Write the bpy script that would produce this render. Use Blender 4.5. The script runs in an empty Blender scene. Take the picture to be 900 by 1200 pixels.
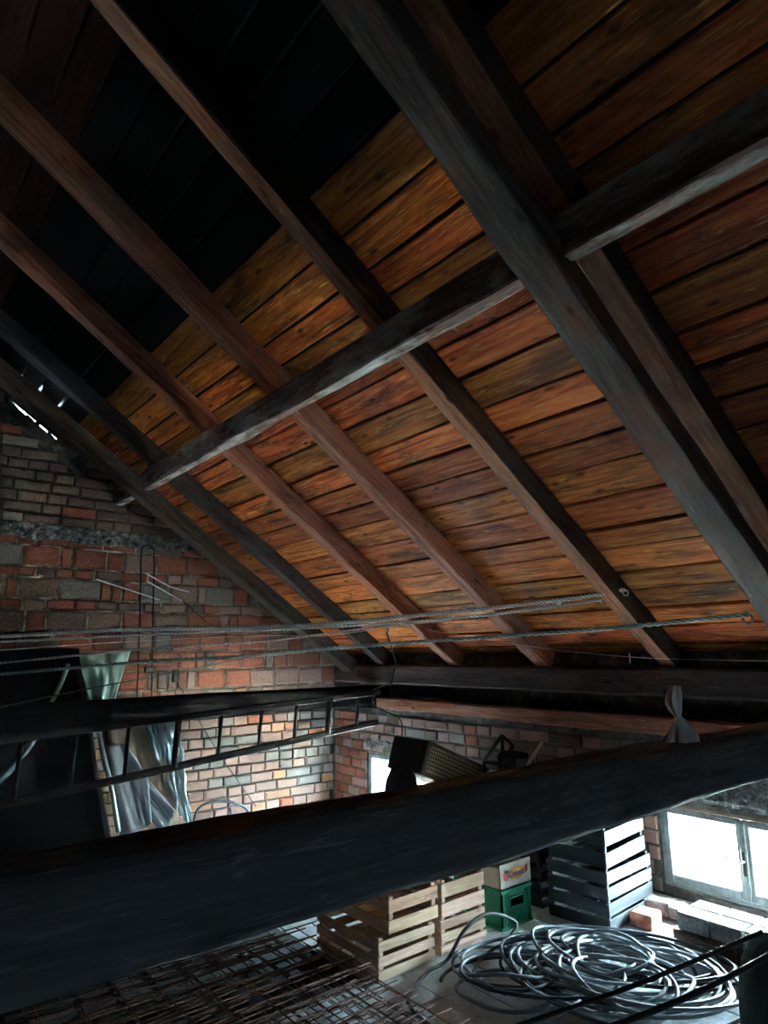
import bpy, bmesh, math, random
import numpy as np
from mathutils import Vector, Matrix, noise

# ------------------------------------------------------------------ camera, world, exposure
S = bpy.context.scene
COL = S.collection
H = 1.44                      # eye height above the attic floor; z below is measured from the eye, everything is lifted by H at the end
YAW, PIT, ROL, FPX = 0.88822624, 0.20977313, -0.01226524, 769.076
fwd = Vector((-math.sin(YAW)*math.cos(PIT), math.cos(YAW)*math.cos(PIT), math.sin(PIT)))
r0 = Vector((math.cos(YAW), math.sin(YAW), 0)); u0 = r0.cross(fwd)
rgt = math.cos(ROL)*r0 + math.sin(ROL)*u0
upv = -math.sin(ROL)*r0 + math.cos(ROL)*u0
cd = bpy.data.cameras.new('camera'); cam = bpy.data.objects.new('camera', cd); COL.objects.link(cam)
cd.sensor_fit = 'VERTICAL'; cd.sensor_height = 36.0; cd.lens = 36.0*FPX/1200.0
cd.clip_start = 0.02; cd.clip_end = 300
cam.matrix_world = Matrix(((rgt.x, upv.x, -fwd.x, 0), (rgt.y, upv.y, -fwd.y, 0), (rgt.z, upv.z, -fwd.z, 0), (0, 0, 0, 1)))
S.camera = cam

W = bpy.data.worlds.new('world'); S.world = W; W.use_nodes = True
wb = W.node_tree.nodes['Background']
wb.inputs[0].default_value = (0.62, 0.84, 1.0, 1); wb.inputs[1].default_value = 62.0
sl = bpy.data.lights.new('sun', 'SUN'); sl.energy = 1500.0; sl.color = (1.0, .88, .74); sl.angle = math.radians(1.0)
so = bpy.data.objects.new('sun', sl); COL.objects.link(so)
sd = Vector((-.70, .16, -.70)).normalized()      # travels along the eaves wall and slightly away from it: lights the yard, not the room
so.rotation_euler = sd.to_track_quat('-Z', 'Y').to_euler()
S.view_settings.view_transform = 'Standard'; S.view_settings.look = 'None'
S.view_settings.gamma = 1.0; S.view_settings.use_curve_mapping = False
S.view_settings.exposure = 2.55
PORTALS = True

TH = 0.60252089; CT, ST = math.cos(TH), math.sin(TH)
D0 = 2.097                    # distance from the eye to the plane of the rafters' undersides
YW, XW = 3.81, -5.5           # inner faces of the eaves wall and the gable wall
FZ = -1.44
XE = 4.6                      # far gable, behind the camera
YR = -0.2                     # ridge
def roof(s, off=0.0, x=0.0):  # point on a plane parallel to the roof: s = y/cos
    y = s*CT
    return Vector((x, y, (D0+off-y*ST)/CT))
def roofz(y, off=0.0): return (D0+off-y*ST)/CT
def ray(px, py, dep):
    return (fwd + rgt*((px-450)/FPX) - upv*((py-600)/FPX))*dep
def rayx(px, py, x):
    d = ray(px, py, 1); return d*(x/d.x)
def rayz(px, py, z):
    d = ray(px, py, 1); return d*(z/d.z)

# ------------------------------------------------------------------ materials
def newmat(name):
    m = bpy.data.materials.new(name); m.use_nodes = True
    nt = m.node_tree; b = nt.nodes['Principled BSDF']
    return m, nt, b
def N(nt, t, **k):
    n = nt.nodes.new(t)
    for a, v in k.items():
        if a == 'inp':
            for i, x in v.items(): n.inputs[i].default_value = x
        else: setattr(n, a, v)
    return n
def ramp(nt, stops):
    r = N(nt, 'ShaderNodeValToRGB'); e = r.color_ramp.elements
    while len(e) < len(stops): e.new(0.5)
    for i, (p, c) in enumerate(stops):
        e[i].position = p; e[i].color = (c[0], c[1], c[2], 1)
    return r
def coords(nt, scale, rnd=37.0):
    tc = N(nt, 'ShaderNodeTexCoord'); oi = N(nt, 'ShaderNodeObjectInfo')
    mu = N(nt, 'ShaderNodeMath', operation='MULTIPLY', inp={1: rnd}); nt.links.new(oi.outputs['Random'], mu.inputs[0])
    cx = N(nt, 'ShaderNodeCombineXYZ')
    for i in range(3): nt.links.new(mu.outputs[0], cx.inputs[i])
    ad = N(nt, 'ShaderNodeVectorMath', operation='ADD'); nt.links.new(tc.outputs['Object'], ad.inputs[0]); nt.links.new(cx.outputs[0], ad.inputs[1])
    mp = N(nt, 'ShaderNodeMapping'); mp.inputs['Scale'].default_value = scale
    nt.links.new(ad.outputs[0], mp.inputs[0])
    return ad.outputs[0], mp.outputs[0], oi.outputs['Random']
def mixc(nt, fac, a, b, mode='MIX'):
    m = N(nt, 'ShaderNodeMix', data_type='RGBA', blend_type=mode)
    for s, v in ((m.inputs[0], fac), (m.inputs[6], a), (m.inputs[7], b)):
        if hasattr(v, 'is_output'): nt.links.new(v, s)
        else: s.default_value = v if not isinstance(v, tuple) else (*v, 1)[:4]
    return m.outputs[2]
def wood(name, dark, mid, light, stain=(0.02, 0.012, 0.008), stain_amt=0.5, var=0.35, rough=0.7, bump=0.5, knots=True, wear=None, wear_amt=0.0, gscale=(1.6, 26, 26), spec=.3, scr=.45):
    m, nt, b = newmat(name); L = nt.links.new
    base, mp, rnd = coords(nt, gscale)
    n1 = N(nt, 'ShaderNodeTexNoise', inp={'Scale': 1.0, 'Detail': 6, 'Roughness': .6, 'Distortion': 1.2}); L(mp, n1.inputs[0])
    r1 = ramp(nt, [(0.30, dark), (0.5, mid), (0.72, light)]); L(n1.outputs[0], r1.inputs[0])
    col = r1.outputs[0]
    # big blotches of darkening
    mp2 = N(nt, 'ShaderNodeMapping'); mp2.inputs['Scale'].default_value = (2.2, 7, 7); L(base, mp2.inputs[0])
    n2 = N(nt, 'ShaderNodeTexNoise', inp={'Scale': 1.0, 'Detail': 4, 'Roughness': .6, 'Distortion': .6}); L(mp2.outputs[0], n2.inputs[0])
    r2 = ramp(nt, [(0.50, (0, 0, 0)), (0.70, (1, 1, 1))]); L(n2.outputs[0], r2.inputs[0])
    ml = N(nt, 'ShaderNodeMath', operation='MULTIPLY', inp={1: stain_amt}); L(r2.outputs[0], ml.inputs[0])
    col = mixc(nt, ml.outputs[0], col, stain)
    # thin pale scratches and splinters along the grain
    mp3 = N(nt, 'ShaderNodeMapping'); mp3.inputs['Scale'].default_value = (5, 70, 70); L(base, mp3.inputs[0])
    n3 = N(nt, 'ShaderNodeTexNoise', inp={'Scale': 1.0, 'Detail': 3, 'Distortion': 2.0}); L(mp3.outputs[0], n3.inputs[0])
    r3 = ramp(nt, [(0.60, (0, 0, 0)), (0.70, (1, 1, 1))]); L(n3.outputs[0], r3.inputs[0])
    m3 = N(nt, 'ShaderNodeMath', operation='MULTIPLY', inp={1: scr}); L(r3.outputs[0], m3.inputs[0])
    col = mixc(nt, m3.outputs[0], col, tuple(min(1, c*1.9+.03) for c in light))
    if knots:
        mp4 = N(nt, 'ShaderNodeMapping'); mp4.inputs['Scale'].default_value = (3.6, 9.5, 9.5); L(base, mp4.inputs[0])
        v = N(nt, 'ShaderNodeTexVoronoi', inp={'Scale': 1.25, 'Randomness': 1.0}); L(mp4.outputs[0], v.inputs[0])
        r4 = ramp(nt, [(0.07, (1, 1, 1)), (0.17, (0, 0, 0))]); L(v.outputs['Distance'], r4.inputs[0])
        m4 = N(nt, 'ShaderNodeMath', operation='MULTIPLY', inp={1: 0.85}); L(r4.outputs[0], m4.inputs[0])
        col = mixc(nt, m4.outputs[0], col, tuple(c*.25 for c in dark))
    if wear:
        mp5 = N(nt, 'ShaderNodeMapping'); mp5.inputs['Scale'].default_value = (1.6, 5, 5); L(base, mp5.inputs[0])
        n5 = N(nt, 'ShaderNodeTexNoise', inp={'Scale': 1.3, 'Detail': 7, 'Roughness': .68}); L(mp5.outputs[0], n5.inputs[0])
        r5 = ramp(nt, [(0.48, (0, 0, 0)), (0.62, (1, 1, 1))]); L(n5.outputs[0], r5.inputs[0])
        m5 = N(nt, 'ShaderNodeMath', operation='MULTIPLY', inp={1: wear_amt}); L(r5.outputs[0], m5.inputs[0])
        col = mixc(nt, m5.outputs[0], col, wear)
    hs = N(nt, 'ShaderNodeHueSaturation')
    mr = N(nt, 'ShaderNodeMapRange', inp={1: 0, 2: 1, 3: 1-var, 4: 1+var}); L(rnd, mr.inputs[0]); L(mr.outputs[0], hs.inputs['Value'])
    fr = N(nt, 'ShaderNodeMath', operation='MULTIPLY', inp={1: 7.31}); L(rnd, fr.inputs[0])
    fr2 = N(nt, 'ShaderNodeMath', operation='FRACT'); L(fr.outputs[0], fr2.inputs[0])
    mh = N(nt, 'ShaderNodeMapRange', inp={1: 0, 2: 1, 3: .486, 4: .509}); L(fr2.outputs[0], mh.inputs[0]); L(mh.outputs[0], hs.inputs['Hue'])
    L(col, hs.inputs['Color']); L(hs.outputs[0], b.inputs['Base Color'])
    b.inputs['Roughness'].default_value = rough
    b.inputs['Specular IOR Level'].default_value = spec
    bp = N(nt, 'ShaderNodeBump', inp={'Strength': bump, 'Distance': .006}); L(n1.outputs[0], bp.inputs['Height']); L(bp.outputs[0], b.inputs['Normal'])
    return m
def rough_mat(name, stops, scale=8.0, detail=8, rough=.9, bump=.6, bdist=.01, var=0.0, speck=None, speck_amt=.5, sscale=60, metal=0.0):
    m, nt, b = newmat(name); L = nt.links.new
    base, mp, rnd = coords(nt, (scale,)*3)
    n = N(nt, 'ShaderNodeTexNoise', inp={'Scale': 1.0, 'Detail': detail, 'Roughness': .65}); L(mp, n.inputs[0])
    r = ramp(nt, stops); L(n.outputs[0], r.inputs[0]); col = r.outputs[0]
    if speck:
        mp2 = N(nt, 'ShaderNodeMapping'); mp2.inputs['Scale'].default_value = (sscale,)*3; L(base, mp2.inputs[0])
        n2 = N(nt, 'ShaderNodeTexNoise', inp={'Scale': 1.0, 'Detail': 5, 'Roughness': .7}); L(mp2.outputs[0], n2.inputs[0])
        r2 = ramp(nt, [(0.52, (0, 0, 0)), (0.64, (1, 1, 1))]); L(n2.outputs[0], r2.inputs[0])
        ml = N(nt, 'ShaderNodeMath', operation='MULTIPLY', inp={1: speck_amt}); L(r2.outputs[0], ml.inputs[0])
        col = mixc(nt, ml.outputs[0], col, speck)
    hs = N(nt, 'ShaderNodeHueSaturation')
    mr = N(nt, 'ShaderNodeMapRange', inp={1: 0, 2: 1, 3: 1-var, 4: 1+var}); L(rnd, mr.inputs[0]); L(mr.outputs[0], hs.inputs['Value'])
    L(col, hs.inputs['Color']); L(hs.outputs[0], b.inputs['Base Color'])
    b.inputs['Roughness'].default_value = rough; b.inputs['Metallic'].default_value = metal
    bp = N(nt, 'ShaderNodeBump', inp={'Strength': bump, 'Distance': bdist}); L(n.outputs[0], bp.inputs['Height']); L(bp.outputs[0], b.inputs['Normal'])
    return m
def g3(v): return (v, v, v)
M = {}
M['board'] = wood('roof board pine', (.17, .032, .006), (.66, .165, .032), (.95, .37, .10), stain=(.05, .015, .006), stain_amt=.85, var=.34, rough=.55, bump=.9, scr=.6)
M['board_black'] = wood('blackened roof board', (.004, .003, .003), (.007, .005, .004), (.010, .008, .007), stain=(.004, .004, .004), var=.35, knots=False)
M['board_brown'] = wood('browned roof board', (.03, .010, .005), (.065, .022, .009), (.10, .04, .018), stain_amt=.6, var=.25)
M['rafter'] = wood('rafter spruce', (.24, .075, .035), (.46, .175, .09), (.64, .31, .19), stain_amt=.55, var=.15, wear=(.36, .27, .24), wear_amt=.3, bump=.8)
M['rafter_side'] = wood('rafter dark side', (.025, .014, .010), (.055, .031, .022), (.10, .06, .045), stain_amt=.6, var=.2, wear=(.12, .11, .11), wear_amt=.25)  # darker wood colours than the plain rafter, for some right faces
M['rafter_grey'] = wood('greyed rafter', (.05, .04, .038), (.09, .072, .068), (.15, .125, .12), stain_amt=.6, var=.15, wear=(.17, .165, .165), wear_amt=.3)
M['purlin'] = wood('weathered brightened purlin', (.10, .05, .038), (.19, .11, .088), (.34, .24, .205), stain_amt=.6, var=.1, wear=(.82, .82, .78), wear_amt=.85)  # pale wear raised to stand in for missing light from the camera side
M['principal'] = wood('dark principal rafter', (.05, .036, .03), (.10, .074, .064), (.17, .13, .115), stain=(.22, .07, .035), stain_amt=.75, var=.1, wear=(.17, .155, .15), wear_amt=.5, knots=True, bump=.8)
M['tie_black'] = wood('sooty black tie beam', (.003, .003, .003), (.006, .0055, .0055), (.011, .010, .010), stain_amt=.3, var=.05, knots=False, rough=.9, spec=.03, scr=.2)
M['tie'] = wood('haze lifted tie beam', (.06, .066, .07), (.10, .112, .118), (.15, .165, .17), stain=(.03, .033, .035), stain_amt=.8, var=.08, knots=False, rough=.75)  # colour raised to stand in for lens haze over the beam
M['plate'] = wood('dark wall plate', (.035, .022, .018), (.07, .045, .037), (.13, .085, .07), stain_amt=.5, var=.2, wear=(.22, .15, .12), wear_amt=.3)
M['crate_wood'] = wood('pale crate wood', (.36, .22, .15), (.55, .37, .26), (.70, .52, .40), stain=(.25, .14, .09), stain_amt=.4, var=.18, bump=.35)
M['crate_grey'] = wood('grey weathered crate wood', (.026, .028, .030), (.046, .049, .052), (.07, .074, .078), stain=(.028, .028, .03), scr=.12, stain_amt=.4, var=.15, bump=.35)
M['dark_wood'] = wood('dark stained wood', (.015, .011, .009), (.03, .022, .018), (.05, .038, .03), var=.2)
M['ladder'] = wood('dark ladder wood', (.006, .005, .0045), (.012, .010, .009), (.025, .02, .018), var=.2, wear=(.3, .28, .27), wear_amt=.12)
def brickmat(name, a, b_, c, speck, amt, var=.22):
    return rough_mat(name, [(0.3, a), (0.5, b_), (0.7, c)], scale=14, rough=.92, bump=1.0, bdist=.010, var=var, speck=speck, speck_amt=amt, sscale=26)
M['brick_red'] = brickmat('brick red', (.18, .045, .025), (.33, .09, .045), (.44, .155, .085), (.38, .32, .27), .50)
M['brick_pale'] = brickmat('brick pale', (.24, .125, .095), (.36, .20, .155), (.46, .30, .245), (.42, .37, .33), .40)
M['brick_grey'] = brickmat('brick grey', (.15, .12, .105), (.24, .20, .175), (.32, .275, .25), (.36, .33, .30), .35)
M['brick_brown'] = brickmat('brick brown', (.09, .05, .038), (.17, .10, .075), (.27, .175, .135), (.34, .30, .26), .45)
M['brick_ochre'] = brickmat('brick ochre', (.28, .13, .07), (.42, .21, .12), (.52, .32, .21), (.45, .38, .3), .3)
M['mortar'] = rough_mat('dark mortar', [(.3, (.035, .03, .026)), (.5, (.09, .078, .068)), (.72, (.24, .215, .18))], scale=12, bump=1.0, bdist=.015)
M['joint_dark'] = rough_mat('dark raked joints', [(.3, (.010, .008, .007)), (.55, (.03, .025, .02)), (.75, (.10, .085, .07))], scale=9, bump=1, bdist=.01)
M['joint_pale'] = rough_mat('blotchy lime joints', [(.35, (.03, .025, .02)), (.5, (.16, .135, .11)), (.62, (.48, .43, .36))], scale=7, bump=1, bdist=.01)
M['cement'] = rough_mat('rough cement band', [(.3, (.03, .032, .033)), (.5, (.11, .115, .115)), (.68, (.30, .30, .28))], scale=22, bump=1.0, bdist=.03, speck=(.5, .48, .42), speck_amt=.35, sscale=70)
M['concrete'] = rough_mat('dusty concrete', [(.3, (.34, .36, .37)), (.5, (.52, .55, .57)), (.7, (.68, .70, .72))], scale=5, bump=.5, bdist=.008, var=.06, speck=(.12, .12, .12), speck_amt=.5, sscale=30)
M['paver'] = rough_mat('dusty floor slab', [(.3, (.42, .45, .46)), (.5, (.62, .66, .68)), (.72, (.78, .81, .83))], scale=6, bump=.5, bdist=.006, var=.12, speck=(.16, .16, .16), speck_amt=.35, sscale=17)
M['dusty_brick'] = rough_mat('dusty brick', [(.3, (.12, .09, .08)), (.5, (.20, .18, .175)), (.7, (.34, .33, .33))], scale=9, bump=.6, bdist=.006, var=.1)
M['felt'] = rough_mat('black roofing felt', [(.3, g3(.004)), (.7, g3(.01))], scale=5)
M['frame'] = rough_mat('flaking grey green window paint', [(.3, (.13, .155, .15)), (.5, (.21, .245, .235)), (.72, (.30, .335, .32))], scale=18, bump=.4, bdist=.003, speck=(.16, .13, .1), speck_amt=.4, sscale=40, rough=.7)
M['frame_brown'] = rough_mat('bare brown window lintel board', [(.3, (.13, .085, .06)), (.7, (.30, .21, .16))], scale=15)
M['iron'] = rough_mat('dark iron', [(.3, (.02, .018, .017)), (.7, (.06, .05, .045))], scale=30, rough=.55, metal=.5)
M['rust'] = rough_mat('rusty rebar', [(.3, (.11, .062, .048)), (.7, (.32, .20, .165))], scale=40, rough=.75, metal=.2)
M['wire'] = rough_mat('bright wire', [(.3, g3(.75)), (.7, g3(.9))], scale=30, rough=.5, metal=.2)
M['rope_white'] = rough_mat('white rope', [(.3, (.80, .78, .75)), (.7, (.93, .92, .90))], scale=60, rough=.85)
M['rope_pink'] = rough_mat('pink white rope', [(.3, (.62, .42, .42)), (.7, (.85, .72, .72))], scale=60, rough=.85)
M['rope_green'] = rough_mat('green white cord', [(.3, (.42, .58, .55)), (.7, (.72, .82, .79))], scale=60, rough=.6)
M['rope_dark'] = rough_mat('dark cord', [(.3, (.05, .055, .05)), (.7, (.13, .14, .12))], scale=60, rough=.8)
M['hose_grey'] = rough_mat('grey plastic conduit', [(.3, (.13, .15, .165)), (.7, (.26, .285, .30))], scale=8, rough=.42, bump=.1)
M['hose_dark'] = rough_mat('dark plastic hose', [(.3, (.02, .026, .033)), (.7, (.055, .065, .075))], scale=8, rough=.42, bump=.1)
M['black_cable'] = rough_mat('black cable', [(.3, g3(.008)), (.7, g3(.016))], scale=8, rough=.6)
M['tarp'] = rough_mat('black tarpaulin', [(.3, (.002, .0025, .003)), (.7, (.006, .007, .008))], scale=4, rough=.85)
M['tarp'].node_tree.nodes['Principled BSDF'].inputs['Specular IOR Level'].default_value = .12
M['sack'] = rough_mat('dark green canvas', [(.3, (.014, .02, .018)), (.7, (.028, .037, .034))], scale=9, rough=.9)
M['mint'] = rough_mat('mint plastic sheet', [(.3, (.34, .52, .44)), (.7, (.52, .70, .62))], scale=5, rough=.45)
M['panel'] = rough_mat('pale grey panel', [(.3, (.15, .16, .19)), (.7, (.23, .24, .27))], scale=4, rough=.7)
M['card'] = rough_mat('brown cardboard', [(.3, (.16, .105, .07)), (.7, (.27, .19, .13))], scale=5, rough=.9)
M['leather'] = rough_mat('black leatherette', [(.3, g3(.008)), (.7, g3(.02))], scale=15, rough=.6)
M['green'] = rough_mat('green crate plastic', [(.3, (.006, .17, .085)), (.7, (.012, .25, .13))], scale=6, rough=.4, bump=.1)
M['carton'] = rough_mat('white fruit carton', [(.3, (.55, .48, .40)), (.7, (.72, .66, .58))], scale=10, rough=.85, bump=.2)
M['ink_orange'] = rough_mat('orange print', [(.3, (.70, .28, .05)), (.7, (.85, .42, .12))], scale=20, rough=.8)
M['ink_purple'] = rough_mat('purple print', [(.3, (.10, .05, .20)), (.7, (.18, .09, .30))], scale=20, rough=.8)
M['ink_red'] = rough_mat('red print', [(.3, (.60, .06, .06)), (.7, (.78, .15, .12))], scale=20, rough=.8)
M['ink_green'] = rough_mat('green print', [(.3, (.03, .14, .05)), (.7, (.06, .22, .09))], scale=20, rough=.8)
M['light_screen'] = rough_mat('pale light screen', [(.35, (.40, .46, .42)), (.5, (.54, .58, .55)), (.65, (.66, .69, .66))], scale=1.2, rough=1)
M['grass'] = rough_mat('pale gravel yard', [(.3, (.42, .44, .32)), (.5, (.58, .55, .46)), (.7, (.68, .64, .55))], scale=.6, rough=1)

def glassmat(name, tint, alpha, rough=.05):
    m, nt, b = newmat(name)
    nt.nodes.remove(b); out = nt.nodes['Material Output']
    t = N(nt, 'ShaderNodeBsdfTransparent'); t.inputs[0].default_value = (*tint, 1)
    g = N(nt, 'ShaderNodeBsdfGlossy'); g.inputs['Roughness'].default_value = rough
    d = N(nt, 'ShaderNodeBsdfDiffuse'); d.inputs[0].default_value = (.6, .62, .6, 1)
    tc = N(nt, 'ShaderNodeTexCoord'); nz = N(nt, 'ShaderNodeTexNoise', inp={'Scale': 6, 'Detail': 6, 'Roughness': .7}); nt.links.new(tc.outputs['Object'], nz.inputs[0])
    mr = N(nt, 'ShaderNodeMapRange', inp={1: .45, 2: .75, 3: alpha*.3, 4: alpha*1.5}); nt.links.new(nz.outputs[0], mr.inputs[0])
    m1 = N(nt, 'ShaderNodeMixShader'); nt.links.new(mr.outputs[0], m1.inputs[0]); nt.links.new(t.outputs[0], m1.inputs[1]); nt.links.new(d.outputs[0], m1.inputs[2])
    m2 = N(nt, 'ShaderNodeMixShader', inp={0: .05}); nt.links.new(m1.outputs[0], m2.inputs[1]); nt.links.new(g.outputs[0], m2.inputs[2])
    nt.links.new(m2.outputs[0], out.inputs[0]); return m
M['glass'] = glassmat('dusty window glass', (.95, .98, .97), .035)
def filmmat(name):
    m, nt, b = newmat(name); nt.nodes.remove(b); out = nt.nodes['Material Output']
    t = N(nt, 'ShaderNodeBsdfTransparent'); t.inputs[0].default_value = (.75, .85, .88, 1)
    g = N(nt, 'ShaderNodeBsdfGlossy'); g.inputs['Roughness'].default_value = .22; g.inputs[0].default_value = (.8, .9, .95, 1)
    d = N(nt, 'ShaderNodeBsdfDiffuse'); d.inputs[0].default_value = (.42, .52, .55, 1)
    tl = N(nt, 'ShaderNodeBsdfTranslucent'); tl.inputs[0].default_value = (.42, .52, .55, 1)
    a = N(nt, 'ShaderNodeMixShader', inp={0: .4}); nt.links.new(d.outputs[0], a.inputs[1]); nt.links.new(tl.outputs[0], a.inputs[2])
    c = N(nt, 'ShaderNodeMixShader', inp={0: .35}); nt.links.new(a.outputs[0], c.inputs[1]); nt.links.new(g.outputs[0], c.inputs[2])
    e = N(nt, 'ShaderNodeMixShader', inp={0: .75}); nt.links.new(t.outputs[0], e.inputs[1]); nt.links.new(c.outputs[0], e.inputs[2])
    nt.links.new(e.outputs[0], out.inputs[0]); return m
M['film'] = filmmat('clear plastic film')
M['bag'] = rough_mat('milky white plastic', [(.3, (.70, .74, .76)), (.7, (.86, .89, .90))], scale=9, rough=.35, bump=.2)
def canemat():
    m, nt, b = newmat('woven cane'); L = nt.links.new
    tc = N(nt, 'ShaderNodeTexCoord')
    w1 = N(nt, 'ShaderNodeTexWave', inp={'Scale': 13, 'Distortion': .8}, bands_direction='X')
    w2 = N(nt, 'ShaderNodeTexWave', inp={'Scale': 13, 'Distortion': .8}, bands_direction='Z')
    L(tc.outputs['Object'], w1.inputs[0]); L(tc.outputs['Object'], w2.inputs[0])
    ml = N(nt, 'ShaderNodeMath', operation='MULTIPLY'); L(w1.outputs['Fac'], ml.inputs[0]); L(w2.outputs['Fac'], ml.inputs[1])
    r = ramp(nt, [(.05, (.12, .08, .045)), (.3, (.45, .34, .19)), (.8, (.68, .55, .34))]); L(ml.outputs[0], r.inputs[0])
    L(r.outputs[0], b.inputs['Base Color']); b.inputs['Roughness'].default_value = .6
    bp = N(nt, 'ShaderNodeBump', inp={'Strength': .6, 'Distance': .004}); L(ml.outputs[0], bp.inputs['Height']); L(bp.outputs[0], b.inputs['Normal'])
    return m
M['cane'] = canemat()

# ------------------------------------------------------------------ mesh helpers
class MB:
    def __init__(s): s.v = []; s.f = []; s.m = []
    def add(s, vs, fs, mi=0):
        o = len(s.v); s.v += [tuple(v) for v in vs]; s.f += [tuple(i+o for i in f) for f in fs]; s.m += [mi]*len(fs)
    def box(s, a, b, mi=0):
        x0, y0, z0 = a; x1, y1, z1 = b
        s.add([(x0,y0,z0),(x1,y0,z0),(x1,y1,z0),(x0,y1,z0),(x0,y0,z1),(x1,y0,z1),(x1,y1,z1),(x0,y1,z1)],
              [(0,3,2,1),(4,5,6,7),(0,1,5,4),(1,2,6,5),(2,3,7,6),(3,0,4,7)], mi)
    def obox(s, c, e1, e2, e3, mi=0):
        c = Vector(c); e1 = Vector(e1); e2 = Vector(e2); e3 = Vector(e3)
        if e1.cross(e2).dot(e3) < 0: e1, e2 = e2, e1
        P = [c, c+e1, c+e1+e2, c+e2]; P += [p+e3 for p in P]
        s.add(P, [(0,3,2,1),(4,5,6,7),(0,1,5,4),(1,2,6,5),(2,3,7,6),(3,0,4,7)], mi)
    def cbox(s, a, b, c=.004, mi=0):   # chamfered box
        x0, y0, z0 = a; x1, y1, z1 = b
        vs = []
        for sx in (0, 1):
            for sy in (0, 1):
                for sz in (0, 1):
                    X = (x0, x1)[sx]; Y = (y0, y1)[sy]; Z = (z0, z1)[sz]
                    dx, dy, dz = (c, -c)[sx], (c, -c)[sy], (c, -c)[sz]
                    vs += [(X, Y+dy, Z+dz), (X+dx, Y, Z+dz), (X+dx, Y+dy, Z)]
        bm = bmesh.new(); vv = [bm.verts.new(v) for v in vs]
        r = bmesh.ops.convex_hull(bm, input=vv); bm.verts.index_update()
        s.add([v.co for v in bm.verts], [[v.index for v in f.verts] for f in bm.faces], mi); bm.free()
    def tube(s, pts, r, n=6, mi=0, cap=True, closed=False):
        pts = [Vector(p) for p in pts]; k = len(pts); vs = []; fs = []
        rr = r if isinstance(r, (list, tuple)) else [r]*k
        up = Vector((0, 0, 1)); prev = None
        for i, p in enumerate(pts):
            t = (pts[min(i+1, k-1)]-pts[max(i-1, 0)])
            if closed: t = pts[(i+1) % k]-pts[i-1]
            if t.length < 1e-9: t = Vector((1, 0, 0))
            t.normalize()
            if prev is None:
                a = up if abs(t.dot(up)) < .9 else Vector((1, 0, 0))
                x = a.cross(t).normalized()
            else:
                x = (prev - t*prev.dot(t))
                x = x.normalized() if x.length > 1e-6 else Vector((1, 0, 0)).cross(t).normalized()
            prev = x; y = t.cross(x)
            for j in range(n):
                an = 2*math.pi*j/n; vs.append(p + (x*math.cos(an)+y*math.sin(an))*rr[i])
        m = k if closed else k-1
        for i in range(m):
            for j in range(n):
                a = i*n+j; b = i*n+(j+1) % n; c = ((i+1) % k)*n+(j+1) % n; d = ((i+1) % k)*n+j
                fs.append((a, b, c, d))
        if cap and not closed: fs += [tuple(range(n))[::-1], tuple((k-1)*n+j for j in range(n))]
        s.add(vs, fs, mi)
    def build(s, name, mat, parent=None, smooth=False, origin=None, kind=None):
        v = np.array(s.v, dtype=float)
        if origin is None: o = Vector(((v[:,0].min()+v[:,0].max())/2, (v[:,1].min()+v[:,1].max())/2, v[:,2].min()))
        else: o = Vector(origin)
        me = bpy.data.meshes.new(name); me.from_pydata([tuple(Vector(p)-o) for p in s.v], [], s.f); me.update()
        mats = mat if isinstance(mat, list) else [mat]
        for m in mats: me.materials.append(m)
        if len(mats) > 1: me.polygons.foreach_set('material_index', s.m)
        if smooth: me.shade_smooth()
        return link(name, me, o, parent, kind)
WLOC = {}
def link(name, me, loc, parent=None, kind=None, mat3=None, scale=None):
    ob = bpy.data.objects.new(name, me); COL.objects.link(ob)
    loc = Vector(loc); WLOC[ob.name] = loc
    if parent is not None:
        ob.parent = parent; loc = loc - WLOC[parent.name]
    ob.location = loc
    if mat3 is not None: ob.rotation_euler = mat3.to_euler()
    if scale is not None: ob.scale = scale
    if kind: ob['kind'] = kind
    return ob
def empty(name, loc, label=None, cat=None, group=None, kind=None):
    e = bpy.data.objects.new(name, None); COL.objects.link(e); e.location = loc; e.empty_display_size = .1
    WLOC[e.name] = Vector(loc)
    return tag(e, label, cat, group, kind)
def tag(o, label=None, cat=None, group=None, kind=None):
    if label: o['label'] = label
    if cat: o['category'] = cat
    if group: o['group'] = group
    if kind: o['kind'] = kind
    return o

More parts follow.
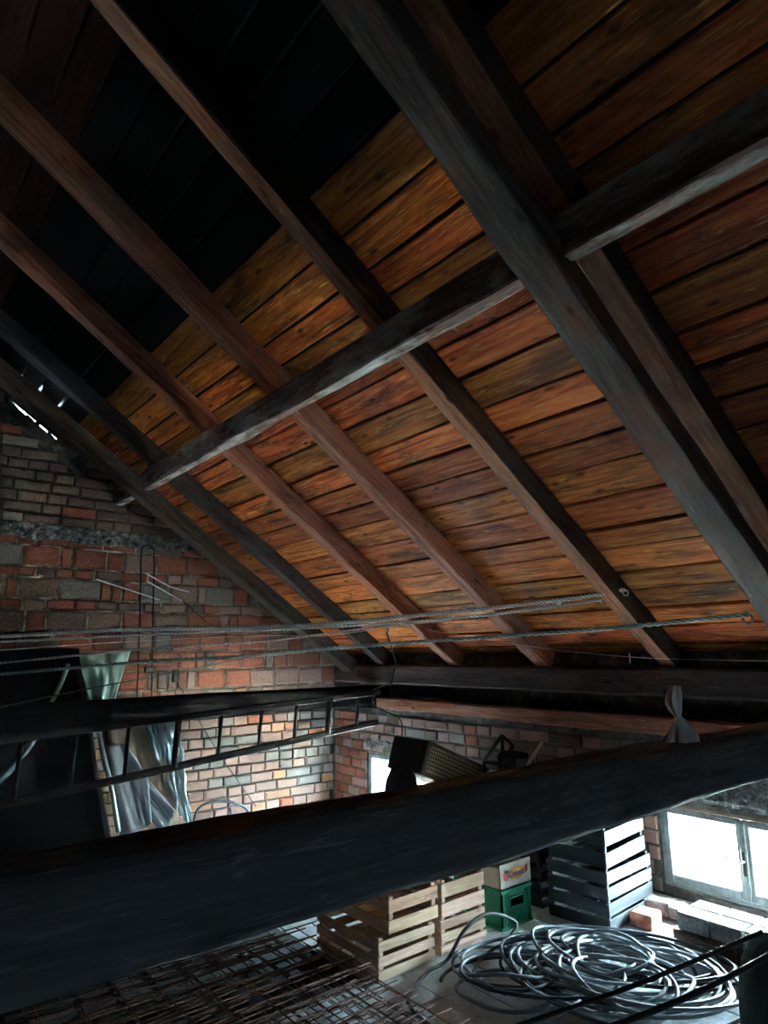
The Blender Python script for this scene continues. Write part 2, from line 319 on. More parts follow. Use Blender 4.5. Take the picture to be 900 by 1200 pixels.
def beam(name, p0, p1, side, sec, mat, parent=None, segs=24, jit=.004, seed=0, kind=None, matfn=None, low=.5):
    """hewn timber: sec = cross-section polygon in (side, depth) coordinates; length along local X. depth axis = length x side"""
    p0 = Vector(p0); p1 = Vector(p1); L = (p1-p0).length; X = (p1-p0).normalized()
    Y = Vector(side); Y = (Y - X*Y.dot(X)).normalized(); Z = X.cross(Y)
    n = len(sec); vs = []; fs = []; mi = []
    for i in range(segs+1):
        t = i/segs*L
        for j, (a, b) in enumerate(sec):
            dy = noise.noise(Vector((t*2.3, j*3.1, seed*7.7)))*jit*1.6 + noise.noise(Vector((t*9, j*5.1, seed*3.3)))*jit*.6
            dz = noise.noise(Vector((t*2.1+40, j*2.7, seed*5.1)))*jit*1.6 + noise.noise(Vector((t*11, j*4.1, seed*9.3)))*jit*.6
            vs.append((t, a+dy, b+dz))
    for i in range(segs):
        for j in range(n):
            a = i*n+j; b = i*n+(j+1) % n
            fs.append((a, a+n, b+n, b)); mi.append(matfn(j, i) if matfn else 0)
    fs += [tuple(range(n)), tuple(segs*n+j for j in range(n))[::-1]]; mi += [0, 0]
    me = bpy.data.meshes.new(name); me.from_pydata(vs, [], fs); me.update()
    for m in (mat if isinstance(mat, list) else [mat]): me.materials.append(m)
    me.polygons.foreach_set('material_index', mi)
    bm = bmesh.new(); bm.from_mesh(me); bmesh.ops.recalc_face_normals(bm, faces=bm.faces); bm.to_mesh(me); bm.free()
    R = Matrix((X, Y, Z)).transposed()
    return link(name, me, p0, parent, kind, mat3=R)
def rect(w0, w1, d0, d1, c=.006):
    return [(w0+c, d0), (w1-c, d0), (w1, d0+c), (w1, d1-c), (w1-c, d1), (w0+c, d1), (w0, d1-c), (w0, d0+c)]
RN = Vector((0, ST, CT))     # outward normal of the roof plane

# ------------------------------------------------------------------ structure
def piece_meshes(n, sx, sy, sz, c, mats, name, jit=.10):
    """unit bricks: face toward +X, chamfered front, shared mesh data"""
    out = []
    for k in range(n):
        rr = random.Random(k*17+int(c*9999))
        def J(a): return a + rr.uniform(-jit, jit)*.5
        back = [(-.5, -.5, -.5), (-.5, .5, -.5), (-.5, .5, .5), (-.5, -.5, .5)]
        ring = [(.5-c*2.2, -.5, -.5), (.5-c*2.2, .5, -.5), (.5-c*2.2, .5, .5), (.5-c*2.2, -.5, .5)]
        inn = [(J(.5), -.5+c+rr.uniform(0, jit*.6), -.5+c*1.6+rr.uniform(0, jit)), (J(.5), .5-c-rr.uniform(0, jit*.6), -.5+c*1.6+rr.uniform(0, jit)),
               (J(.5), .5-c-rr.uniform(0, jit*.6), .5-c*1.6-rr.uniform(0, jit)), (J(.5), -.5+c+rr.uniform(0, jit*.6), .5-c*1.6-rr.uniform(0, jit))]
        vs = back+ring+inn
        fs = [(0,1,5,4),(1,2,6,5),(2,3,7,6),(3,0,4,7),(4,5,9,8),(5,6,10,9),(6,7,11,10),(7,4,8,11),(8,9,10,11),(3,2,1,0)]
        me = bpy.data.meshes.new(name); me.from_pydata(vs, [], fs); me.update()
        out.append(me)
    return out
BRICKS = {}
for mk in ('brick_red', 'brick_pale', 'brick_grey', 'brick_brown', 'brick_ochre', 'dusty_brick'):
    ms = piece_meshes(5, 1, 1, 1, .05, None, 'brick')
    for me in ms: me.materials.append(M[mk])
    BRICKS[mk] = ms
def pick(rr, tab):
    t = rr.random()*sum(w for _, w in tab)
    for m, w in tab:
        t -= w
        if t <= 0: return m
    return tab[-1][0]

# floor
b = MB(); b.box((XW-.3, -8.0, FZ-.25), (XE+.3, YW+.35, FZ-.02)); fl = b.build('floor', M['concrete'], kind='structure')
rr = random.Random(5)
pm = []
for k in range(5):
    b = MB(); b.cbox((-.5, -.5, 0), (.5, .5, 1), .02); 
    me = bpy.data.meshes.new('slab'); me.from_pydata(b.v, [], b.f); me.update(); me.materials.append(M['paver']); pm.append(me)
ix = 0
for i in range(11):
    for j in range(9):
        cx = -4.55+i*.345; cy = 1.05+j*.32 + (.16 if i % 2 else 0)
        if cy > 3.72 or cx > -1.0: continue
        ob = link('floor_slab', pm[ix % 5], (cx, cy, FZ-.02), fl, scale=(.335, .31, .019+rr.uniform(-.003, .003)))
        ob.rotation_euler = (0, 0, rr.uniform(-.008, .008)); ix += 1

# gable wall with brick courses
gy0, gy1 = -8.0, YW+.35
b = MB()
poly = [(gy0, FZ-.02), (gy1, FZ-.02), (gy1, roofz(gy1, .145)), (1.24, roofz(1.24, .145)), (1.24, roofz(1.24, -.14)), (.80, roofz(.80, -.14)), (.80, roofz(.80, .145)), (YR, roofz(YR, .145)), (gy0, roofz(2*YR-gy0, .145))]
n = len(poly)
vs = [(XW-.25, y, z) for y, z in poly]+[(XW-.045, y, z) for y, z in poly]
b.add(vs, [tuple(range(n))[::-1], tuple(range(n, 2*n))]+[(i, (i+1) % n, n+(i+1) % n, n+i) for i in range(n)])
wl = b.build('wall_left', M['mortar'], kind='structure')
bm = bmesh.new(); bm.from_mesh(wl.data); bmesh.ops.recalc_face_normals(bm, faces=bm.faces); bm.to_mesh(wl.data); bm.free()
def proj(p):
    p = Vector(p); d = p.dot(fwd)
    if d < .05: return None
    return 450+FPX*p.dot(rgt)/d, 600-FPX*p.dot(upv)/d, d
rr = random.Random(11)
cand = []
z = FZ; row = 0
while z < 2.25:
    if z < -.36: h = .070; kind = 'low'
    elif z < .80:
        kind = 'blocks'; pat = [.145, .145, .068, .145, .072, .145, .145, .145]
        h = pat[(row) % 8]
    elif z < .88: h = .066; kind = 'mid'
    elif z < .99: z = .99; row += 1; continue
    else: h = .072; kind = 'up'
    y = .35 - rr.random()*.2
    while y < YW-.005:
        if kind == 'low': w = rr.choice([.125, .125, .13, .13, .25, .2])
        elif kind == 'blocks' and h > .1: w = rr.choice([.07, .25, .25, .22, .13, .28])
        elif kind == 'blocks': w = rr.choice([.12, .14, .2])
        else: w = rr.choice([.25, .25, .13, .2])
        w1 = min(w, YW-.005-y)
        if w1 > .03 and z+h < roofz(y+w1, .12) - .01:
            hole = (y+w1 > .8 and y < 1.24) and z+h > roofz(y+w1, -.15)
            if not hole:
                if kind == 'low': tab = [('brick_pale', 6), ('brick_grey', 3), ('brick_red', 1), ('brick_ochre', 1.2)]
                elif kind in ('blocks', 'mid'): tab = [('brick_red', 5), ('brick_brown', 1.6), ('brick_pale', .8 + 1.6*max(0, y-1.8)), ('brick_grey', .6)]
                else: tab = [('brick_brown', 6), ('brick_grey', 1.2), ('brick_red', .4)]
                q = proj((XW, y+w1/2, z+h/2)); area = 0
                if q and -20 < q[0] < 920 and -20 < q[1] < 1220: area = w1*h/q[2]**2
                if z < -.34 and y+w1 < 1.75: area *= .02
                if z > -.34 and z < -.02 and y+w1 < 1.4: area *= .02
                below = q and q[1] > 965-(q[0]-200)*.17
                if below: area *= .02
                cand.append((area, y, z, w1, h, pick(rr, tab), rr.randrange(5), rr.uniform(-.006, .006), rr.uniform(-.008, .008), rr.uniform(0, .003)))
        y += w1 + (.012 if kind != 'blocks' else .014)
        if w1 < w: break
    z += h + (.0125 if kind != 'blocks' else .013); row += 1
cand.sort(key=lambda c: -c[0])
stuff = MB()
mlist = ['brick_red', 'brick_pale', 'brick_grey', 'brick_brown', 'brick_ochre']
for k, (ar, y, z, w, h, mk, mi, dx, tilt, dz) in enumerate(cand):
    if k < 298:
        ob = link('brick', BRICKS[mk][mi], (XW-.03+dx, y+w/2, z+h/2+dz), wl, scale=(.062, w, h)); ob.rotation_euler = (tilt, tilt*.8, tilt)
    else:
        stuff.box((XW-.05, y, z), (XW+dx*.8, y+w, z+h), mlist.index(mk))
o_ = stuff.build('further_bricks', [M[m] for m in mlist], wl, kind='stuff')
b = MB(); b.box((XW-.046, -.5, FZ), (XW-.026, YW+.011, -.355)); b.build('dark_jointing', M['joint_dark'], wl)
b = MB(); b.box((XW-.046, -.5, -.354), (XW-.0110, YW+.011, .87)); b.build('pale_jointing', M['joint_pale'], wl)
# crumbling top of the gable: a thin rough filling with three slits to the sky
b = MB()
def fill_piece(ya, yb2, o0a, o1a, o0b, o1b):
    P = [(XW-.0448, ya, roofz(ya, o0a)), (XW-.0448, yb2, roofz(yb2, o0b)), (XW-.0448, yb2, roofz(yb2, o1b)), (XW-.0448, ya, roofz(ya, o1a))]
    b.add(P+[(XW-.024, p[1], p[2]) for p in P], [(0,3,2,1),(4,5,6,7),(0,1,5,4),(1,2,6,5),(2,3,7,6),(3,0,4,7)])
fill_piece(.77, 1.27, -.055, .15, -.055, .15)
for (ya, yb2, lo) in ((.77, .84, -.06), (.84, .90, -.066), (.90, .97, -.060), (.97, 1.0, -.05), (1.0, 1.06, -.064), (1.06, 1.085, -.05), (1.085, 1.13, -.061), (1.13, 1.27, -.05)):
    fill_piece(ya, yb2, -.19, lo, -.19, lo-.004)
b.build('crumbling_masonry', M['mortar'], wl)
# cement band, rough relief
def rough_strip(name, y0, y1, z0, z1, x, mat, parent, amp=.02, axis='x', ny=70, nz=8, thick=.05):
    b = MB(); vs = []; fs = []
    for i in range(ny+1):
        for j in range(nz+1):
            y = y0+(y1-y0)*i/ny; z = z0+(z1-z0)*j/nz
            if j in (0, nz): z += noise.noise(Vector((y*9, j*3., 1)))*.03
            d = noise.noise(Vector((y*14, z*14, 3)))*amp + noise.noise(Vector((y*40, z*40, 8)))*amp*.5 + (0 if 0 < j < nz else -amp)
            vs.append((x+d, y, z) if axis == 'x' else (y, x-d, z))
    for i in range(ny):
        for j in range(nz):
            a = i*(nz+1)+j; fs.append((a, a+nz+1, a+nz+2, a+1))
    b.add(vs, fs)
    if axis == 'x': b.box((x-thick-.02, y0, z0+.01), (x-.03, y1, z1-.01))
    else: b.box((y0, x+.03, z0+.01), (y1, x+thick+.02, z1-.01))
    return b.build(name, mat, parent)
rough_strip('cement_band', .5, 2.62, .865, 1.0, XW+.012, M['cement'], wl)

# eaves wall with window openings: w1 in view right, w2 in view left, more of them out of view
WIN = [(-2.205, -1.265), (-4.99, -4.05)]
WZ0, WZ1 = -1.325, -.875
TOPZ = -.50
b = MB()
b.box((XW-.25, YW+.012, FZ-.02), (XE+.25, YW+.24, WZ0)); b.box((XW-.25, YW+.012, WZ1), (XE+.25, YW+.24, TOPZ))
xs = sorted(WIN); edges = [XW-.25]+[v for w in xs for v in w]+[XE+.25]
for i in range(0, len(edges), 2): b.box((edges[i], YW+.012, WZ0), (edges[i+1], YW+.24, WZ1))
b.box((XW-.25, YW+.15, TOPZ), (XE+.25, YW+.24, .02))
wbk = b.build('wall_back', M['mortar'], kind='structure')
rr = random.Random(23); z = FZ; row = 0
while z < TOPZ-.07:
    x = XW + .02 + (0 if row % 2 else -.06)
    x = XW+.012
    first = True
    while x < -1.0:
        w = rr.choice([.125, .13, .25, .16]); 
        if first: w = (.07, .13)[row % 2]; first = False
        x1 = x+w; h = .07
        ok = True
        for a, c in WIN[:2]:
            if x1 > a-.004 and x < c+.004 and z+h > WZ0 and z < WZ1:
                if x < a-.05: x1 = a-.006
                else: ok = False; x1 = c+.012-.012
        lint = (-2.25 < (x+x1)/2) and z > WZ1-.02
        q = proj(((x+x1)/2, YW, z+.035))
        vis = q and ((x1 < -4.9) or (z > -.95) or (-2.6 < x < -2.15 and z > -1.4))
        if ok and vis and not lint and x1-x > .03:
            mk = pick(rr, [('brick_pale', 4), ('brick_grey', 1.5), ('brick_brown', 2.5), ('brick_red', 1.2)])
            if x1 < -4.95: mk = 'brick_red' if rr.random() < .6 else 'brick_pale'
            ob = link('brick', BRICKS[mk][rr.randrange(5)], ((x+x1)/2, YW+.03+rr.uniform(-.006, .006), z+h/2), wbk, scale=(.062, x1-x, h))
            ob.rotation_euler = (0, 0, -math.pi/2+rr.uniform(-.01, .01))
        x = x1+.012
    z += .082; row += 1
rough_strip('rough_lintel', -2.3, -.6, WZ1+.03, TOPZ-.02, YW-.005, M['cement'], wbk, axis='y', ny=60, nz=12, amp=.015)
rough_strip('rough_lintel', -4.98, -4.0, WZ1+.02, WZ1+.12, YW-.005, M['cement'], wbk, axis='y', ny=30, nz=4, amp=.01)

# the two walls behind the camera, opposite slope; they only close the room
b = MB()
yb = 2*YR-YW-.0
b.box((XW-.25, yb-.24, FZ-.02), (XE+.25, yb, WZ0)); b.box((XW-.25, yb-.24, WZ1), (XE+.25, yb, .1))
b.box((XW-.25, yb-.24, WZ0), (XE+.25, yb, WZ1))
b.build('wall_front', M['mortar'], kind='structure')
FILL_OPENING = [(.65, .82, -.28, -.17)]      # opening added in the unseen gable behind the camera for weak fill light
b = MB()
def slab_x(y0, y1, zf0, zf1):
    b.add([(XE, y0, zf0(y0)), (XE, y1, zf0(y1)), (XE, y1, zf1(y1)), (XE, y0, zf1(y0)), (XE+.25, y0, zf0(y0)), (XE+.25, y1, zf0(y1)), (XE+.25, y1, zf1(y1)), (XE+.25, y0, zf1(y0))],
          [(0,3,2,1),(4,5,6,7),(0,1,5,4),(1,2,6,5),(2,3,7,6),(3,0,4,7)])
rz = lambda y: roofz(y if y > YR else 2*YR-y, .14)
fz = lambda y: FZ-.02
yy = [yb-.24, -1.9, -.9, YR, .65, .82, YW+.24]
for i in range(len(yy)-1):
    a, c = yy[i], yy[i+1]
    hit = [g for g in FILL_OPENING if abs(g[0]-a) < .01]
    if hit:
        g = hit[0]; slab_x(a, c, fz, lambda y: g[2]); slab_x(a, c, lambda y: g[3], rz)
    else: slab_x(a, c, fz, rz)
b.build('wall_right', M['mortar'], kind='structure')

# roof boards
SS = [-.30, -.12, .04, .20, .37, .538, .698, .86, 1.02, 1.18, 1.36, 1.55, 1.757, 1.93, 2.072, 2.225, 2.400, 2.574, 2.77, 2.942, 3.112, 3.274, 3.483, 3.693, 3.853, 4.053, 4.212, 4.383, 4.563, 4.74, 4.93, 5.12]
SS = [YR/CT-.0, -.08] + SS[2:]
cb = MB()
ext = 5.25
A0 = roof(YR/CT, .185); A1 = roof(ext, .185)
for x0_, x1_ in ((XW-.4, XE+.4),):
    P = [(x0_, A0.y, A0.z), (x1_, A0.y, A0.z), (x1_, A1.y, A1.z), (x0_, A1.y, A1.z)]
    P2 = [(p[0], p[1], p[2]+.05) for p in P]
    cb.add(P+P2, [(0,1,2,3),(7,6,5,4),(0,4,5,1),(1,5,6,2),(2,6,7,3),(3,7,4,0)])
    m2 = lambda y: 2*YR-y
    cb.add([(p[0], m2(p[1]), p[2]) for p in P+P2], [(3,2,1,0),(4,5,6,7),(1,5,4,0),(2,6,5,1),(3,7,6,2),(0,4,7,3)])
ceil = cb.build('ceiling', M['felt'], kind='structure')
rr = random.Random(3)
for i in range(len(SS)-1):
    s0, s1 = SS[i], SS[i+1]
    gap = rr.choice([.009, .012, .015, .020])
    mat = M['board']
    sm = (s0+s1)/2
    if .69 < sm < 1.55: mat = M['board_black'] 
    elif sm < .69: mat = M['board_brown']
    # butt joints on different rafters beyond the frame's right
    for (xa, xb) in ((XW-.245, XE+.24),) if i % 3 else ((XW-.245, -.12), (-.115, XE+.24)):
        p0 = roof(sm, .152+rr.uniform(-.003, .003), xa); p1 = roof(sm, .152+rr.uniform(-.003, .003), xb)
        w = (s1-s0-gap)/2
        # side = down-slope direction; the section's depth axis = X x side
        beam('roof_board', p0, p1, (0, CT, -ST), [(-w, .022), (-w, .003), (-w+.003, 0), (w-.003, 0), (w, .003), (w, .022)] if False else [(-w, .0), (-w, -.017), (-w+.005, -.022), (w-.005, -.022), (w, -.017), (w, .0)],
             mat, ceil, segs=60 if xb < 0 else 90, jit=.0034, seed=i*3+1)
b = MB()
for a, c in ((roof(YR/CT), roof(ext)),):
    P = [a+RN*.118, c+RN*.118, c+RN*.24, a+RN*.24]; P = [Vector((XW-.26, p.y, p.z)) for p in P]
    b.add(P+[p+Vector((-.02, 0, 0)) for p in P], [(0,1,2,3),(7,6,5,4),(0,4,5,1),(1,5,6,2),(2,6,7,3),(3,7,4,0)])
b.build('leak_seal', M['felt'], ceil)  # strip added beyond the gable to stop light leaking past the boards
# opposite slope: one plain boarded surface, never in view
b = MB()
y0_, y1_ = YR, 2*YR-YW
P = [(XW, y0_, roofz(YR, .14)), (XE, y0_, roofz(YR, .14)), (XE, y1_, roofz(YW, .14)), (XW, y1_, roofz(YW, .14))]
b.add(P+[(p[0], p[1], p[2]+.03) for p in P], [(0,1,2,3),(7,6,5,4),(0,4,5,1),(1,5,6,2),(2,6,7,3),(3,7,4,0)])
b.build('far_slope_boarding', M['board_brown'], ceil)

# ------------------------------------------------------------------ timbers (things)
def rafter(xl, w, dep, off, mats, label, s0=-.24, s1=4.72, seed=1, jit=.005, name='rafter', group=None, low=None):
    # xl = left lower edge, underside at D0+off, depth dep towards the boards
    p0 = roof(s0, off, xl); p1 = roof(s1, off, xl)
    # length x side -> depth axis must be +RN : side = (1,0,0)? check: X x Y = Z
    X = (p1-p0).normalized(); side = Vector((1, 0, 0)); Z = X.cross(side)
    sgn = 1 if Z.dot(RN) > 0 else -1
    sec = rect(0, w, 0, dep*sgn) if sgn > 0 else [(a, -b_) for a, b_ in rect(0, w, 0, dep)]
    mf = None
    if isinstance(mats, list):
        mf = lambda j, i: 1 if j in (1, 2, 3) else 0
    o = beam(name, p0, p1, side, sec, mats, None, 46, jit, seed, matfn=mf)
    tag(o, label, 'rafter', group); return o
rafter(-2.12, .10, .128, 0, [M['rafter'], M['rafter_side']], 'common rafter with orange underside and dark side, first one left of the doubled rafter', seed=2)
rafter(-3.06, .11, .128, 0, [M['rafter'], M['rafter']], 'reddish common rafter second to the left of the doubled rafter', seed=3)
rafter(-3.94, .10, .128, 0, [M['rafter'], M['rafter']], 'brown common rafter third to the left of the doubled rafter', seed=4)
rafter(-4.87, .10, .128, 0, [M['rafter_grey'], M['rafter_grey']], 'greyed common rafter just above the principal rafter nearest the brick gable', seed=5)
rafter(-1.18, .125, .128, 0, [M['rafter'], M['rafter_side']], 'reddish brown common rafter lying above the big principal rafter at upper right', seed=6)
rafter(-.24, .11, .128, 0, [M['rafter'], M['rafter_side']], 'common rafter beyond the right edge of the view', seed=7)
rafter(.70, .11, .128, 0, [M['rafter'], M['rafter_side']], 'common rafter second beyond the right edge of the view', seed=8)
rafter(-1.216, .142, .098, -.24, [M['principal'], M['principal']], 'big dark grey principal rafter crossing the view from top centre to right', seed=9, jit=.006, name='principal_rafter', s1=4.28)
rafter(-4.96, .142, .112, -.24, [M['rafter_side'], M['rafter_side']], 'dark principal rafter in front of the brick gable wall', seed=10, name='principal_rafter', s1=4.28)
# purlin
sec = [(1.600, 1.352), (1.600, 1.215), (1.606, 1.207), (1.650, 1.203), (1.715, 1.25), (1.75, 1.27), (1.75, 1.335), (1.742, 1.345)]
o = beam('purlin', (XW+.03, 0, 0), (XE-.1, 0, 0), (0, 1, 0), sec, M['purlin'], None, 110, .007, 21)
tag(o, 'waney grey purlin crossing under the rafters with a pale lower edge', 'purlin')
# tie beams
def rsec(w0, w1, z0, z1, r=.03):
    out = []
    for cx, cz, a0 in ((w1-r, z0+r, -90), (w1-r, z1-r, 0), (w0+r, z1-r, 90), (w0+r, z0+r, 180)):
        for k in range(4):
            a = math.radians(a0+k*30); out.append((cx+r*math.cos(a), cz+r*math.sin(a)))
    return out
def ysec(x0, x1, z0, z1, r): return [(-a, b_) for a, b_ in rsec(x0, x1, z0, z1, r)]
o = beam('tie_beam', (0, -4.2, 0), (0, YW+.13, 0), (-1, 0, 0), ysec(-1.31, -1.15, -.497, -.318, .028), M['tie'], None, 110, .006, 31)
o.data.shade_smooth(); tag(o, 'thick dark tie beam crossing the whole lower foreground', 'beam')
o = beam('tie_beam', (0, -4.2, 0), (0, YW+.13, 0), (-1, 0, 0), ysec(-4.98, -4.82, -.475, -.30, .02), M['tie_black'], None, 90, .005, 32)
o.data.shade_smooth(); tag(o, 'thinner looking black tie beam at left, above the hanging ladder', 'beam')
# wall plate, lower plank
o = beam('wall_plate', (XW+.02, 0, 0), (XE-.05, 0, 0), (0, 1, 0), [(a, b_) for a, b_ in rect(YW-.01, YW+.16, -.282, -.115, .016)], M['plate'], None, 110, .006, 41)
tag(o, 'long dark wall plate under the rafter feet', 'beam')
o = beam('sill_plank', (-4.80, 0, 0), (-1.35, 0, 0), (0, 1, 0), rect(YW-.02, YW+.12, -.497, -.405, .008), M['rafter'], None, 70, .006, 43)
tag(o, 'reddish brown plank lying on top of the brick eaves wall', 'plank')

# ------------------------------------------------------------------ windows
def window(x0, x1, idx, y=YW+.03, out=1):
    w = empty('window_%d' % idx, ((x0+x1)/2, y, WZ0), kind='structure')
    zb, zt = WZ0+.002, WZ1-.002; f = .022
    ya, yb_ = (y, y+.07)
    b = MB(); b.cbox((x0+.002, ya, zb), (x0+.002+f, yb_, zt), .003); b.cbox((x1-.002-f, ya, zb), (x1-.002, yb_, zt), .003)
    b.cbox((x0+f, ya, zb), (x1-f, yb_, zb+f), .003); b.build('window_frame', M['frame'], w)
    b = MB(); b.cbox((x0+.002, ya-.012, zt-.016), (x1-.002, yb_, zt+.004), .003); b.build('lintel_board', M['frame_brown'], w)
    xm = (x0+x1)/2
    for k, (a, c) in enumerate(((x0+f+.004, xm-.001), (xm+.001, x1-f-.004))):
        z0, z1 = zb+f+.003, zt-.020; s = .036
        b = MB(); ys, ye = ya-.010, ya+.028
        b.cbox((a, ys, z0), (a+s, ye, z1), .005); b.cbox((c-s, ys, z0), (c, ye, z1), .005)
        b.cbox((a+s, ys, z0), (c-s, ye, z0+s+.008), .005); b.cbox((a+s, ys, z1-s), (c-s, ye, z1), .005)
        sh = b.build('sash', M['frame'], w)
        g = MB(); g.box((a+s-.004, ya+.008, z0+s+.004), (c-s+.004, ya+.011, z1-s+.004)); g.build('glass_pane', M['glass'], sh)
    b = MB(); b.cbox((xm-.016, ya-.022, zb+.03), (xm+.016, ya-.010, zt-.03), .003); b.build('astragal', M['frame'], w)
    b = MB(); zc = (zb+zt)/2+.0
    b.cbox((xm-.011, ya-.028, zc-.07), (xm+.009, ya-.022, zc+.05), .002); b.build('handle_plate', M['iron'], w)
    b = MB(); b.tube([(xm, ya-.028, zc), (xm, ya-.052, zc), (xm-.03, ya-.056, zc+.004), (xm-.085, ya-.056, zc+.008)], .0055, 8); b.build('handle', M['wire'], w, smooth=True)
    return w
window(*WIN[0], 1); window(*WIN[1], 2)

# ground outside
b = MB(); b.box((-60, YW+1.2, -4.6), (60, 70, -4.5)); g = b.build('ground', M['grass'], kind='structure')
# pale screen added across the yard to block low sky and far ground
b = MB(); vs = []; fs = []; nu, nv = 90, 16
for k, off in ((0, 0), (1, 1.6)):
    for i in range(nu+1):
        for j in range(nv+1):
            x = -32+64*i/nu; z = -4.5+4.6*j/nv
            w_ = noise.noise(Vector((x*.5, z*.5, k*9)))*.5+noise.noise(Vector((x*1.7, z*1.7, k*5)))*.25
            vs.append((x, 12.5+off+w_, z+noise.noise(Vector((x*.4, 3, 1)))*.6*(j/nv)))
m_ = (nu+1)*(nv+1)
for i in range(nu):
    for j in range(nv):
        a = i*(nv+1)+j; fs += [(a, a+nv+1, a+nv+2, a+1), (m_+a, m_+a+1, m_+a+nv+2, m_+a+nv+1)]
    a = i*(nv+1)+nv; fs.append((a, a+nv+1, m_+a+nv+1, m_+a))
b.add(vs, fs); tag(b.build('light_screen', M['light_screen'], None), 'tall pale foliage screen added across the yard to block low light', 'light_screen')

if PORTALS:
    def portal(name, loc, rot, sx, sy):
        ld = bpy.data.lights.new(name, 'AREA'); ld.shape = 'RECTANGLE'; ld.size = sx; ld.size_y = sy; ld.cycles.is_portal = True
        o = bpy.data.objects.new(name, ld); COL.objects.link(o); o.location = loc; o.rotation_euler = rot
    for i, (a, c) in enumerate(WIN):
        portal('window_portal', ((a+c)/2, YW+.26, (WZ0+WZ1)/2), (-math.pi/2, 0, 0), c-a, WZ1-WZ0)
    for g_ in FILL_OPENING:  # portal for the added fill opening
        portal('window_portal', (XE+.27, (g_[0]+g_[1])/2, (g_[2]+g_[3])/2), (0, math.pi/2, 0), g_[3]-g_[2], g_[1]-g_[0])

# ------------------------------------------------------------------ ledge and loose bricks
led = empty('trim_1', (-1.5, 3.5, FZ), kind='structure')
rr = random.Random(8)
def brick_at(c, size, rz, parent, mk, tilt=(0, 0)):
    ob = link('brick', BRICKS[mk][rr.randrange(5)], c, parent, scale=size)
    ob.rotation_euler = (tilt[0], tilt[1], rz); return ob
x = -1.93
for k in range(7):
    for row in range(2):
        for col in range(2):
            w = .155
            brick_at((x+w/2+(.03 if row else 0)+.004*col, 3.435+col*.127+rr.uniform(-.004, .004), FZ+.04+row*.083), (.12, w-.006, .076), -math.pi/2, led, 'dusty_brick' if (row or rr.random() < .4) else 'brick_brown')
    x += w+.004
x = -2.27
for k in range(8):
    w = .16
    brick_at((x+w/2, 3.735, FZ+.038), (.13, w-.005, .073), -math.pi/2, led, 'dusty_brick'); x += w
def loose_brick(c, size, rz, label, mk, tilt=(0, 0), name='loose_brick'):
    b = MB(); sx, sy, sz = size; b.cbox((-sx/2, -sy/2, 0), (sx/2, sy/2, sz), .006)
    v = [Vector(p)+Vector((noise.noise(Vector(p)*30), noise.noise(Vector(p)*31+Vector((5, 0, 0))), noise.noise(Vector(p)*29)*.4))*.004 for p in b.v]
    me = bpy.data.meshes.new(name); me.from_pydata([tuple(p) for p in v], [], b.f); me.update(); me.materials.append(M[mk])
    o = link(name, me, c, None); o.rotation_euler = (tilt[0], tilt[1], rz); return tag(o, label, 'brick')
p = rayz(757, 1088, FZ)
loose_brick((p.x-.02, p.y+.04, FZ), (.12, .13, .07), .1, 'reddish brick wedged under the corner of the grey crates', 'brick_red')
p = rayz(826, 1121, FZ)
loose_brick((p.x, p.y+.03, FZ), (.155, .075, .062), -.12, 'single pale dusty brick lying on the floor before the ledge', 'dusty_brick')
p = rayz(868, 1128, FZ)
loose_brick((p.x+.02, p.y, FZ), (.05, .05, .04), .5, 'small white rubble piece beside the dark canvas sack', 'dusty_brick', name='rubble_piece')

# ------------------------------------------------------------------ crates
def crate(loc, rz, L, Wd, Hh, ns, mat, label, group=None, gap=.016, post='all', seed=0, slat_t=.008, tilt=0.0):
    """local x = width (into the stack), local y = length; origin at bottom centre"""
    t = empty('wooden_crate', loc, label, 'crate', group); t.rotation_euler = (0, tilt, rz)
    rr = random.Random(seed); R = t
    def part(name, b, m):
        me_o = Vector((0, 0, 0))
        me = bpy.data.meshes.new(name); me.from_pydata(b.v, [], b.f); me.update(); me.materials.append(m)
        ob = bpy.data.objects.new(name, me); COL.objects.link(ob); ob.parent = t; return ob
    def slat(p0, size, axis):
        # own mesh with length along local X for the grain
        b = MB(); l, th, h = size; b.cbox((-l/2, -th/2, 0), (l/2, th/2, h), .0018)
        ob = part('slat', b, mat); ob.location = p0; ob.rotation_euler = (rr.uniform(-.01, .01), rr.uniform(-.008, .008), 0 if axis == 'x' else math.pi/2); return ob
    sh = (Hh-gap*(ns-1))/ns
    for k in range(ns):
        z = k*(sh+gap)+rr.uniform(-.001, .001)*(k > 0)+.0005
        for sx in (-1, 1): slat((sx*(Wd/2-slat_t/2), 0, z), (L, slat_t, sh), 'y')
        for sy in (-1, 1): slat((0, sy*(L/2-slat_t/2), z), (Wd-2*slat_t-.002, slat_t, sh), 'x')
    for sx in (-1, 1):
        for sy in (-1, 1):
            b = MB(); c = .013
            b.cbox((-c, -c, 0), (c, c, Hh+.012), .003); ob = part('corner_post', b, mat)
            ob.location = (sx*(Wd/2-slat_t-c-.001), sy*(L/2-slat_t-c-.001), .001)
    for k in range(4):
        b = MB(); bw = (Wd-2*slat_t-.02)/4-.012; b.cbox((-(L-2*slat_t-.004)/2, -bw/2, 0), ((L-2*slat_t-.004)/2, bw/2, .007), .0015)
        ob = part('bottom_board', b, mat); ob.location = (-Wd/2+slat_t+.014+bw/2+k*(bw+.012), 0, .004); ob.rotation_euler = (0, 0, math.pi/2)
    return t
def yc(a, c): return (a+c)/2
FX = -2.575
crate((FX-.25, yc(2.03, 2.375), FZ+.003), 0, .345, .50, .158, 3, M['crate_wood'], 'pale slatted fruit crate on the floor at the left end, lowest of its stack', seed=1)
